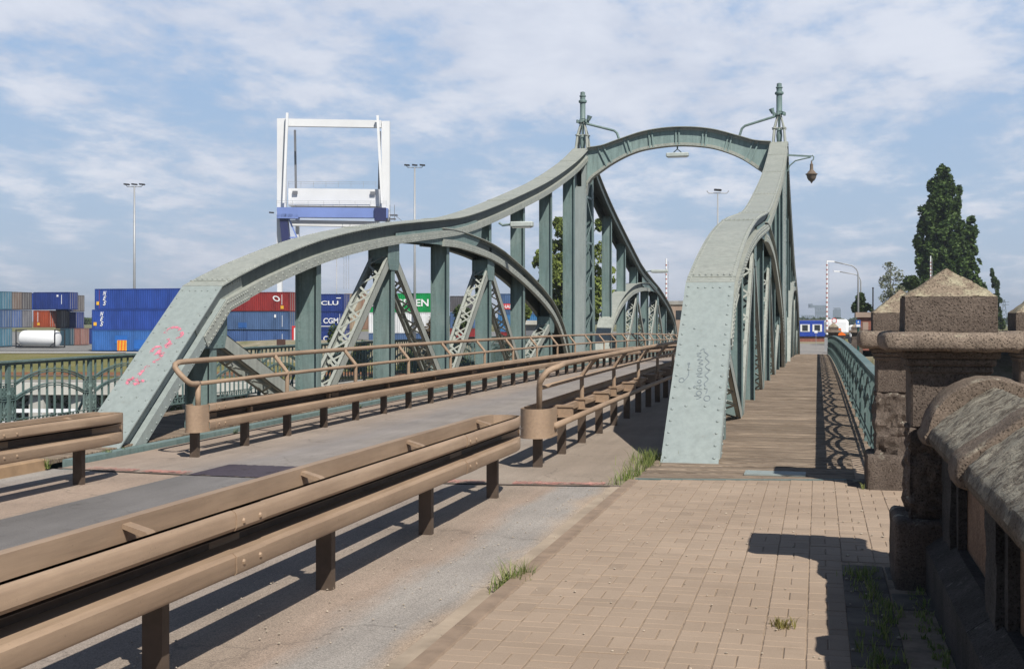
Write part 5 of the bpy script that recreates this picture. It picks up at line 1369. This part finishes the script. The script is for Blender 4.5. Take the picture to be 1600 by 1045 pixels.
def barrier(u, d, v0, v1, label, yb=None):
    p = at(u, d); z1 = zat(v0, d); t = thing('raised_barrier', (p.x, p.y, -.55), label, 'barrier pole', 'raised red and white barrier poles')
    b = MB(); b.box(p.x-.16, p.x+.16, p.y-.16, p.y+.16, -.6, .35); b.build('pedestal', MAST, t)
    MB().tube([(p.x, p.y, .55), (p.x, p.y, z1)], [.075, .05], 8).build('pole', WHITE, t)
    b = MB(); n = int((z1-.8)/.32)
    for k in range(n):
        z = .8+k*.32; r_ = .078-.024*k/n; b.tube([(p.x, p.y, z), (p.x, p.y, z+.10)], r_, 8)
    b.build('red_band', simple('faded_red_band', (.36, .13, .11), .6), t)
    b = MB(); b.bar((p.x+.13, p.y, .8), (p.x+.13, p.y, z1-.2), .012, .03); b.build('skirt', MAST, t)
    return t
barrier(1292, 86, 407, 500, 'raised red and white barrier pole at the end of the right walkway')
barrier(1041, 86, 404, 480, 'raised red and white barrier pole beyond the left truss end')
barrier(1454, 110, 400, 445, 'slim raised barrier pole in front of the tall poplar')
def curved_lamp(u, d, vtop, reach, label):
    p = at(u, d); zt = zat(vtop, d); t = thing('road_lamp', (p.x, p.y, -.6), label, 'street lamp', 'curved road lamps beyond the bridge')
    r = Vector((CT, ST, 0)); c_ = Vector((p.x, p.y, 0)); H0 = zt
    pts = [c_+Vector((0, 0, -.7)), c_+Vector((0, 0, H0-1.0))]+[c_-r*(.9*(1-math.cos(a)))+Vector((0, 0, H0-1.0+.85*math.sin(a))) for a in (.3, .6, .9, 1.2, 1.5)]+[c_-r*reach+Vector((0, 0, H0+.12))]
    MB().tube(pts, [.09, .07]+[.05]*6, 8).build('pole', MAST, t, smooth=True)
    e = pts[-1]; b = MB(); b.bar(e+r*.1, e-r*.55+Vector((0, 0, .03)), .2, .11); b.build('lantern', WHITE, t); return t
curved_lamp(1341, 104, 411, 2.1, 'nearer curved street lamp reaching left over the road')
curved_lamp(1345, 135, 426, 2.4, 'farther curved street lamp reaching left behind the first')
# white truck
p = at(1309, 112); t = thing('tanker_truck', (p.x, p.y, -.6), 'white tanker truck parked beyond the far piers', 'truck')
MB().cbox(p.x-1.2, p.x+.95, p.y, p.y+2.2, .25, 1.62, .22).build('tank', WHITE, t)
MB().cbox(p.x+.98, p.x+1.75, p.y+.1, p.y+2.1, -.1, 1.1, .15).build('cab', WHITE, t)
MB().box(p.x-1.1, p.x+1.6, p.y+.2, p.y+2.0, -.15, .24).build('chassis', DARK, t)
for xx in (-.8, -.2, 1.2):
    b = MB(); b.quadring([[(p.x+xx+.32*math.cos(a*math.pi/6), yy, -.25+.32*math.sin(a*math.pi/6)) for a in range(12)] for yy in (p.y+.1, p.y+.4)]); b.build('wheel', DARK, t)
p = at(1303.5, 96); t = thing('round_sign', (p.x, p.y, -.6), 'round white sign with red ring beyond the far piers', 'sign')
def disc(b, c_, r, y0, y1, n=20): return b.quadring([[(c_[0]+r*math.cos(2*math.pi*k/n), y, c_[2]+r*math.sin(2*math.pi*k/n)) for k in range(n)] for y in (y0, y1)])
disc(MB(), (p.x, 0, 1.5), .21, p.y, p.y+.03).build('ring', RED, t); disc(MB(), (p.x, 0, 1.5), .155, p.y-.02, p.y-.001).build('face', WHITE, t)
MB().tube([(p.x, p.y+.06, -.6), (p.x, p.y+.06, 1.6)], .03, 6).build('post', MAST, t)
p = at(1275, 96); t = thing('white_board', (p.x, p.y, -.6), 'small white board on a thin post before the blue carriage', 'sign')
MB().box(p.x-.12, p.x+.12, p.y, p.y+.03, .55, .75).build('board', WHITE, t); MB().tube([(p.x, p.y+.05, -.6), (p.x, p.y+.05, .7)], .02, 6).build('post', MAST, t)
p = at(1341, 60); t = thing('blue_sign', (p.x, p.y, -2), 'blue and white notice on a dark green post by the right railing', 'sign')
MB().tube([(p.x-.0, p.y+.07, -2.5), (p.x, p.y+.07, 1.2)], .05, 8).build('post', simple('dark_green_paint', (.01, .06, .05), .5), t)
MB().box(p.x-.11, p.x+.11, p.y, p.y+.02, 1.2, 1.55).build('board', BLUEP, t); MB().box(p.x-.09, p.x+.09, p.y-.01, p.y-.001, 1.22, 1.34).build('notice', WHITE, t)
MB().prism([(p.x-.05, 1.42), (p.x+.05, 1.42), (p.x, 1.52)], 'y', p.y-.01, p.y-.001).build('symbol', WHITE, t)
p = at(1311, 84); t = thing('orange_barrier', (p.x, p.y, -.6), 'orange road barrier between the two far piers', 'barrier')
b = MB(); b.prism([(p.x-.45, .52), (p.x+.45, .52), (p.x+.40, .62), (p.x+.15, .78), (p.x+.12, 1.0), (p.x-.08, 1.0), (p.x-.15, .78), (p.x-.42, .66)], 'y', p.y, p.y+.25); b.build('shell', ORANGE, t)
b = MB(); b.box(p.x-.4, p.x-.3, p.y+.05, p.y+.2, -.6, .52); b.box(p.x+.3, p.x+.4, p.y+.05, p.y+.2, -.6, .52); b.build('leg', POST, t)
p = at(1349, 92); t = thing('brick_hut', (p.x+1, p.y+1, -.7), 'small red brick hut with flat concrete roof right of the street lamps', 'hut')
MB().box(p.x-.35, p.x+4, p.y, p.y+3, -1.2, 1.75).build('wall', BRICK, t); MB().box(p.x-.55, p.x+4.2, p.y-.2, p.y+3.2, 1.75, 2.12).build('roof', BRICKT, t)
MB().box(p.x-.05, p.x+.35, p.y-.03, p.y-.001, .2, 1.4).build('door', BRICKT, t)
p = at(1043, 150); t = thing('tan_building', (p.x+3, p.y+3, -2), 'low tan brick building with flat roof behind the end of the left truss', 'building')
MB().box(p.x, p.x+7, p.y, p.y+6, -2.5, 3.4).build('wall', BRICKT, t); MB().box(p.x-.15, p.x+7.15, p.y-.15, p.y+6.15, 3.4, 3.85).build('roof', CONC_G, t)
MB().box(p.x+1, p.x+1.8, p.y-.03, p.y-.001, 1.6, 2.7).build('window', GLASS, t)
p = at(806, 150); t = thing('grey_shed', (p.x+3, p.y+3, -2), 'low grey shed with pale roof edge seen beneath the left arch', 'building')
MB().box(p.x, p.x+6.5, p.y, p.y+6, -2.5, 1.0).build('wall', CRANEG, t); MB().box(p.x-.4, p.x+6.9, p.y-.5, p.y+6.2, 1.0, 1.5).build('roof', CONC, t)
p = at(1364, 100); t = thing('dark_post', (p.x, p.y, -.7), 'thin dark post standing before the pale birch', 'post')
MB().tube([(p.x, p.y, -1), (p.x, p.y, zat(450, 100))], .06, 6).build('shaft', DARK, t); MB().lathe((p.x, p.y, zat(450, 100)), [(.07, -.03), (.09, 0), (.03, .06)], 8).build('cap', DARK, t)
# distant steelworks
def works(u0, u1, vt, d, label, kind):
    p0, p1 = at(u0, d), at(u1, d); k = d/FPX; t = thing('steelworks', ((p0.x+p1.x)/2, (p0.y+p1.y)/2, -2.4), label, 'industrial plant', 'hazy steelworks on the horizon')
    H = zat(vt, d); W = (u1-u0)*k
    def X(f): return p0.lerp(p1, f)
    b = MB(); n = 6
    for i in range(n+1):
        q_ = X(i/n); b.bar((q_.x, q_.y, -3), (q_.x, q_.y, H*(.6+.4*random.random()) if kind else H*.92), 1.2, 1.2, (0, 1, 0))
    for z in [H*f for f in (.3, .45, .6, .75, .9)]:
        a, c_ = X(0), X(1); b.bar((a.x, a.y, z), (c_.x, c_.y, z), .9, .9)
    for i in range(n):
        a, c_ = X(i/n), X((i+1)/n); b.bar((a.x, a.y, H*.2), (c_.x, c_.y, H*.85), 1, 1); b.box(a.x, c_.x, a.y, a.y+20, -3, H*random.uniform(.10, .42))
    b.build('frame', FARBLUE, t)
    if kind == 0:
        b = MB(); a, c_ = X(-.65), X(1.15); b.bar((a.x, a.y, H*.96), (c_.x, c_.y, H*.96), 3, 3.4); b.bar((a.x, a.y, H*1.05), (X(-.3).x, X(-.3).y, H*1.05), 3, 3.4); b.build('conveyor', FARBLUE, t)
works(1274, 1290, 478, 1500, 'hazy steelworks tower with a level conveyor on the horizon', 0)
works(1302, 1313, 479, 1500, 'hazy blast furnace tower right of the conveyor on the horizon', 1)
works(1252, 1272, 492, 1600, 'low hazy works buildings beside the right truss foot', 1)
p = at(1569, 700); t = thing('pylon', (p.x, p.y, -2.4), 'faint lattice power pylon on the right horizon', 'pylon')
b = MB(); H = zat(468, 700)
for s_ in (-1, 1): b.bar((p.x+s_*2, p.y, -3), (p.x+s_*.3, p.y, H), .3, .3)
for k in range(6):
    z = -2+k*(H+2)/6; w0 = 2-(1.7)*k/6; w1 = 2-1.7*(k+1)/6; b.bar((p.x-w0, p.y, z), (p.x+w1, p.y, z+(H+2)/6), .2, .2); b.bar((p.x+w0, p.y, z), (p.x-w1, p.y, z+(H+2)/6), .2, .2)
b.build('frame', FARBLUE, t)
for f in (.78, .9): MB().bar((p.x-2.6, p.y, H*f), (p.x+2.6, p.y, H*f), .3, .3).build('crossarm', FARBLUE, t)

# ------------------------------------------------------------------ trees and bushes
def leafcloud(b, centres, n, size, droop=0.0, seed=1, gap=-.22, gapf=1.1):
    rnd = random.Random(seed); tot = sum(c_[3]**2 for c_ in centres)
    for cx, cy, cz, r, rz in centres:
        m_ = int(n*r*r/tot)
        for _ in range(m_):
            while True:
                v = Vector((rnd.uniform(-1, 1), rnd.uniform(-1, 1), rnd.uniform(-1, 1)))
                if .25 < v.length < 1: break
            f = noise.noise(Vector((cx+v.x*r*1.2, cy+v.y*r*1.2, cz+v.z*rz*1.2))*.9)
            v = v*(1+.22*f); p = Vector((cx+v.x*r, cy+v.y*r, cz+v.z*rz))
            if noise.noise(p*gapf) < gap: continue
            s_ = size*rnd.uniform(.6, 1.35); a = Vector((rnd.gauss(0, 1), rnd.gauss(0, 1), rnd.gauss(0, .6)-droop)).normalized(); c_ = a.cross(Vector((rnd.gauss(0, 1), rnd.gauss(0, 1), rnd.gauss(0, 1)))).normalized()
            k = len(b.v); b.v += [tuple(p-a*s_), tuple(p+c_*s_*.55), tuple(p+a*s_), tuple(p-c_*s_*.55)]; b.f.append((k, k+1, k+2, k+3))
def tree(name, base, label, cat, centres, n, size, leaf, trunkr, zt, droop=0.0, seed=1, group=None, limbs=True, gap=-.22, gapf=1.1):
    t = thing(name, base, label, cat, group); bx, by, bz = base
    b = MB(); b.tube([(bx, by, bz-.2), (bx+.05, by, bz+(zt-bz)*.4), (bx-.05, by, zt)], [trunkr, trunkr*.7, trunkr*.2], 8)
    rnd = random.Random(seed+5)
    if limbs:
        for cx, cy, cz, r, rz in centres:
            zb = min(cz-rz*.5, bz+(cz-bz)*.75); zb = max(zb, bz+.3)
            b.tube([(bx, by, zb-(r*.3)), (bx+(cx-bx)*.5, by+(cy-by)*.5, (zb+cz)/2), (cx, cy, cz+rz*.3)], [trunkr*.4, trunkr*.25, trunkr*.08], 5)
    b.build('trunk', BARK, t)
    b = MB(); leafcloud(b, centres, n, size, droop, seed, gap, gapf); b.build('crown', leaf, t)
    return t
def spire(rows, d, n, r0, r1, seed):
    """many small upswept clumps filling a crown outline given as (row, left, right)"""
    rnd = random.Random(seed); out = []; k = d/FPX; v0, v1 = rows[0][0], rows[-1][0]
    L = [(r[0], r[1]) for r in rows]; Rr = [(r[0], r[2]) for r in rows]
    wts = [interp(Rr, v0+(v1-v0)*i/40)-interp(L, v0+(v1-v0)*i/40) for i in range(41)]
    for i in range(n):
        v = rnd.choices([v0+(v1-v0)*q_/40 for q_ in range(41)], wts)[0]+rnd.uniform(-2, 2); l, r = interp(L, v), interp(Rr, v)
        a = rnd.uniform(0, 6.283); rr = rnd.random()**.55; c_ = (l+r)/2; h = (r-l)/2
        u = c_+math.cos(a)*rr*h*.93; dd = d+math.sin(a)*rr*h*k*.8; rad = rnd.uniform(r0, r1)*(.6+.4*min(1, h/20)); p = at(u, dd)
        out.append((p.x, p.y, zat(v, dd), rad*k, rad*k*rnd.uniform(1.3, 2.0)))
    return out
def cen(lst, d, rel=0.6):
    """crown clumps given as bearings, rows and pixel radii at survey distance d"""
    out = []; k = d/FPX; rnd = random.Random(len(lst)*7+int(d))
    for u, v, ru, rv2 in lst:
        p = at(u, d+rnd.uniform(-1, 1)*ru*k*.8); out.append((p.x, p.y, zat(v, d), ru*k, rv2*k))
    return out
D = 145; p = at(1478, D, -2.4)
tree('poplar_tree', p, 'tallest dark green poplar with a narrow pointed crown', 'tree',
     spire([(260, 1464, 1470), (270, 1457, 1494), (300, 1447, 1502), (330, 1438, 1506), (350, 1431, 1507), (380, 1427, 1514), (410, 1429, 1520), (440, 1436, 1518), (470, 1442, 1516)], D, 380, 3.5, 7.5, 3), 44000, .25, LEAF_POP, .5, zat(290, D), -.3, 3, 'poplars on the right', False, -.26, 1.3)
p = at(1518, D+2, -2.4)
tree('poplar_tree', p, 'lower rounded poplar leaning against the right of the tallest one', 'tree',
     spire([(340, 1512, 1522), (350, 1508, 1527), (375, 1504, 1530), (395, 1506, 1526), (415, 1504, 1533), (435, 1500, 1537), (455, 1498, 1540), (470, 1500, 1540)], D+2, 150, 3.2, 6, 8), 14000, .24, LEAF_POP, .3, zat(360, D), -.2, 8, 'poplars on the right', False, -.22, 1.3)
D = 180; p = at(1556, D, -2.4)
tree('poplar_tree', p, 'slim young poplar near the right edge', 'tree', spire([(420, 1547, 1551), (435, 1545, 1558), (460, 1549, 1564), (490, 1549, 1566), (508, 1545, 1572)], D, 40, 3, 5, 4), 8000, .18, LEAF_BUSH, .2, zat(440, D), -.2, 4, 'poplars on the right', False)
D = 115; p = at(1392, D, -2.4)
tree('birch_tree', p, 'pale sparse birch behind the second pier', 'tree', cen([(1388, 418, 10, 10), (1398, 430, 14, 14), (1384, 442, 12, 12), (1400, 455, 16, 14), (1386, 465, 12, 12)], D), 1500, .13, LEAF_BIRCH, .10, zat(410, D), .4, 5)
p = at(1424, 125, -2.4)
tree('leafy_shrub', p, 'bushy green tree between birch and tall poplar', 'tree', cen([(1424, 440, 12, 10), (1416, 455, 16, 14), (1434, 458, 14, 14)], 125), 4200, .18, LEAF_BUSH, .12, zat(440, 125), 0, 6)
p = at(1348, 118, -2.4)
tree('leafy_shrub', p, 'small green tree behind the brick hut', 'tree', cen([(1345, 466, 7, 9), (1340, 480, 10, 10), (1352, 482, 12, 9), (1362, 490, 8, 6)], 118), 3000, .16, LEAF_BUSH, .1, zat(470, 118), 0, 7)
D = 98; p = at(890, D, -2.4)
tree('willow_tree', p, 'light green drooping tree behind the left tower', 'tree',
     cen([(872, 348, 9, 10), (880, 362, 12, 14), (896, 360, 12, 14), (905, 365, 14, 18), (938, 352, 8, 12), (858, 385, 12, 12), (842, 398, 8, 8), (838, 412, 6, 8), (880, 400, 26, 26), (910, 405, 26, 26), (940, 395, 14, 18), (848, 408, 14, 14), (865, 430, 24, 22), (895, 440, 30, 26), (930, 440, 24, 26), (850, 450, 16, 20), (950, 470, 14, 22), (880, 470, 30, 26), (915, 480, 30, 26), (955, 430, 9, 14)], D), 26000, .17, LEAF_LIGHT, .25, zat(370, D), .9, 9)
# bushes on the far bank behind the railing
specs = [(527, 545, 20, 45, LEAF_BUSH, 'round green bush left of the first laced diagonals'), (560, 560, 18, 30, LEAF_BUSH, 'low dark bush between the first laced diagonals'), (600, 570, 22, 28, LEAF_BUSH, 'dark bush behind the third vertical'),
         (640, 565, 22, 30, LEAF_BUSH, 'dark bush behind the dark leaning diagonal'), (680, 535, 22, 45, LEAF_RED, 'reddish brown bush beside the fourth vertical'), (722, 500, 16, 26, LEAF_BUSH, 'green bush in front of the dark container stack'), (720, 560, 24, 30, LEAF_BUSH, 'dark bush left of the second laced diagonals'),
         (762, 565, 20, 34, LEAF_BUSH, 'dark bush behind the fifth vertical'), (800, 560, 22, 34, LEAF_LIGHT, 'light green bush under the arch end'), (838, 555, 20, 34, LEAF_BUSH, 'bush beside the last laced diagonal'), (870, 545, 20, 36, LEAF_BUSH, 'bush at the foot of the drooping tree'),
         (915, 545, 26, 40, LEAF_BUSH, 'bush right of the tower base'), (820, 478, 12, 22, LEAF_LIGHT, 'small green tree beneath the arch top'), (485, 572, 18, 26, LEAF_BUSH, 'low bush behind the second vertical'), (445, 585, 22, 22, LEAF_BUSH, 'low bush at the left end of the bank hedge')]
for i, (u, v, ru, rv2, lf, lb) in enumerate(specs):
    d = 92+(i % 3)*4; p = at(u, d, -2.4)
    c4 = [(u+random.uniform(-.5, .5)*ru, v+random.uniform(-.5, .4)*rv2, ru*random.uniform(.45, .7), rv2*random.uniform(.4, .6)) for _ in range(6)]+[(u, v+rv2*.4, ru*.9, rv2*.6)]
    tree('bank_bush', p, lb, 'bush', cen(c4, d), 2600, .14, lf, .08, zat(v-rv2*.4, d), .1, 20+i, 'bushes on the far bank', limbs=True)
# ivy-like growth below the quay beam reads as one mass
b = MB(); rnd = random.Random(4)
for k in range(9000):
    u = rnd.uniform(-60, 560); dd = rnd.uniform(83.6, 86.5); z = rnd.uniform(-6.0, -3.2); p = at(u, dd, z); s_ = rnd.uniform(.12, .28)
    a = Vector((rnd.gauss(0, 1), rnd.gauss(0, .5), rnd.gauss(0, 1))).normalized(); c_ = a.cross(Vector((rnd.gauss(0, 1), rnd.gauss(0, 1), rnd.gauss(0, 1)))).normalized()
    n = len(b.v); b.v += [tuple(p-a*s_), tuple(p+c_*s_*.6), tuple(p+a*s_), tuple(p-c_*s_*.6)]; b.f.append((n, n+1, n+2, n+3))
b.keep = True; stuff(b.build('bank_undergrowth', LEAF_BUSH), 'dark green undergrowth covering the bank behind the quay piers', 'undergrowth')
# distant woods
def wood(u0, u1, v, d, label):
    b = MB(); rnd = random.Random(int(u0)); k = d/FPX; n = int((u1-u0)*60)
    for _ in range(n):
        u = rnd.uniform(u0, u1); top = v+6*noise.noise(Vector((u*.06, 3.1, 0)))+3*noise.noise(Vector((u*.3, 1.1, 0)))
        vv = rnd.uniform(top, 506); p = at(u, d+rnd.uniform(-12, 12), zat(vv, d)); s_ = rnd.uniform(1.2, 2.6)*k*1.0
        a = Vector((rnd.gauss(0, 1), rnd.gauss(0, 1), rnd.gauss(0, 1))).normalized(); c_ = a.cross(Vector((rnd.gauss(0, 1), rnd.gauss(0, 1), rnd.gauss(0, 1)))).normalized()
        m_ = len(b.v); b.v += [tuple(p-a*s_), tuple(p+c_*s_*.7), tuple(p+a*s_), tuple(p-c_*s_*.7)]; b.f.append((m_, m_+1, m_+2, m_+3))
    b.keep = True; return stuff(b.build('distant_wood', LEAF_BUSH), label, 'woodland')
wood(100, 160, 496, 420, 'hazy dark wood between the container groups'); wood(1245, 1375, 498, 700, 'low hazy tree line behind the far road'); wood(1500, 1700, 500, 600, 'hazy tree line at the right edge'); wood(-600, 30, 498, 420, 'hazy dark wood left of the containers'); wood(700, 1100, 496, 500, 'hazy tree line behind the bridge')

# ------------------------------------------------------------------ grass tufts
def tuft(b, cx, cy, z, n, h, spread, seed, w=.0027):
    rnd = random.Random(seed)
    for _ in range(n):
        a = rnd.uniform(0, 6.28); r = abs(rnd.gauss(0, 1))*spread*.3; x = cx+r*math.cos(a); y = cy+r*math.sin(a)
        a2 = rnd.uniform(0, 6.28); hh = h*rnd.uniform(.4, 1.1); ln = hh*rnd.uniform(.2, 1.0); ww = w*rnd.uniform(.7, 1.4)
        px_, py_ = -math.sin(a2)*ww, math.cos(a2)*ww; k = len(b.v)
        b.v += [(x-px_, y-py_, z), (x+px_, y+py_, z), (x+math.cos(a2)*ln*.4+px_*.8, y+math.sin(a2)*ln*.4+py_*.8, z+hh*.65), (x+math.cos(a2)*ln*.4-px_*.8, y+math.sin(a2)*ln*.4-py_*.8, z+hh*.65), (x+math.cos(a2)*ln, y+math.sin(a2)*ln, z+hh)]
        b.f += [(k, k+1, k+2, k+3), (k+3, k+2, k+4)]
def tuft_thing(x, y, z, n, h, sp, seed, label, m=GRASSB, stretch=None):
    b = MB(); tuft(b, x, y, z, n, h, sp, seed)
    if stretch:
        for i, (dx, dy, kk, hh) in enumerate(stretch): tuft(b, x+dx, y+dy, z, kk, hh, sp*.8, seed+i+50)
    tag(b.build('grass_tuft', m), label, 'grass tuft', 'weeds growing in joints and kerbs')
tuft_thing(-1.80, 7.30, -.07, 90, .17, .16, 1, 'spreading green weed in the gutter beside the foreground pavement', stretch=[(.04, .18, 50, .16), (-.04, -.10, 30, .12), (.06, .12, 40, .13)])
tuft_thing(-1.74, 6.4, -.07, 12, .06, .05, 2, 'tiny weed at the kerb nearest the camera')
tuft_thing(-1.88, 12.6, -.08, 80, .17, .30, 3, 'tall grass clump at the kerb end by the planks', stretch=[(.05, .35, 60, .19), (.1, .75, 70, .21), (-.05, -.35, 30, .12)])
tuft_thing(-1.85, 14.0, -.08, 220, .19, .55, 4, 'tall grass clump against the right truss foot', stretch=[(0, .2, 70, .2)])
tuft_thing(-.18, 6.45, .0, 70, .05, .14, 6, 'dry yellow moss clump on the pavers', GRASSD)
tuft_thing(-8.22, 13.3, -.06, 50, .09, .12, 7, 'low weeds at the left truss foot', stretch=[(0, .35, 25, .07)])
tuft_thing(-8.05, 16.3, -.07, 40, .08, .10, 9, 'weed between left kerb and the first bridge posts', stretch=[(0, 3.2, 40, .12), (0, 5.0, 30, .1)])
tuft_thing(-8.12, 11.95, -.06, 30, .13, .06, 10, 'weed in the joint at the left kerb end')
tuft_thing(.40, 11.9, .0, 18, .07, .06, 12, 'small weed at the foot of the second pier')
for i, y in enumerate((15.2, 18.5, 24.0)):
    tuft_thing(.56, y, -.03, 26, .07, .06, 30+i, ('nearest', 'middle', 'farthest')[i]+' weed sprouting under the right railing')
b = MB()
rnd = random.Random(11)
for k in range(150):
    y = rnd.uniform(5.0, 8.0); x = .30+.05*math.sin(y*3)+rnd.gauss(0, .05); tuft(b, x, y, -.01, 8, rnd.uniform(.03, .085), .06, 100+k, .0025)
for k in range(70):
    y = rnd.uniform(4.8, 8.2); x = rnd.uniform(.50, .60); tuft(b, x, y, -.01, 8, rnd.uniform(.02, .06), .06, 300+k, .003)
b.keep = True; stuff(b.build('weed_strip', GRASSB), 'green weeds growing in the shaded joints beside the parapet', 'weeds')
# litter of small stones and leaves on road and pavement
b = MB(); rnd = random.Random(21)
for k in range(420):
    if k < 260: x, y, z = rnd.uniform(-3.4, -1.85), rnd.uniform(5, 12), -.074
    else: x, y, z = rnd.uniform(-1.6, .6), rnd.uniform(5, 11.8), .002
    s_ = rnd.uniform(.003, .009)
    if x > .12: s_ *= 1.6
    b.lathe((x, y, z), [(s_*.6, 0), (s_, s_*.4), (s_*.5, s_*.9)], 5)
b.keep = True; stuff(b.build('grit', simple('pale_grit', (.40, .34, .27), .9, 0, .4, 30, 0)), 'scattered pale grit on road and pavement', 'grit')
#@@SECTION haze
hb = MB(); hb.box(-3600, 3600, -650, 4600, -10.5, 60); hb.keep = True
ho = hb.build('haze', simple('haze_tmp', (1, 1, 1))); ho.data.materials.clear()
hm = bpy.data.materials.new('haze_air'); hm.use_nodes = True; ht = hm.node_tree; ht.nodes.clear()
hv = ht.nodes.new('ShaderNodeVolumePrincipled'); hv.inputs['Color'].default_value = (.78, .87, 1, 1); hv.inputs['Density'].default_value = .00032; hv.inputs['Anisotropy'].default_value = .2
hmo = ht.nodes.new('ShaderNodeOutputMaterial'); ht.links.new(hv.outputs[0], hmo.inputs['Volume']); ho.data.materials.append(hm)
stuff(ho, 'thin bluish summer haze over the harbour and horizon', 'haze')
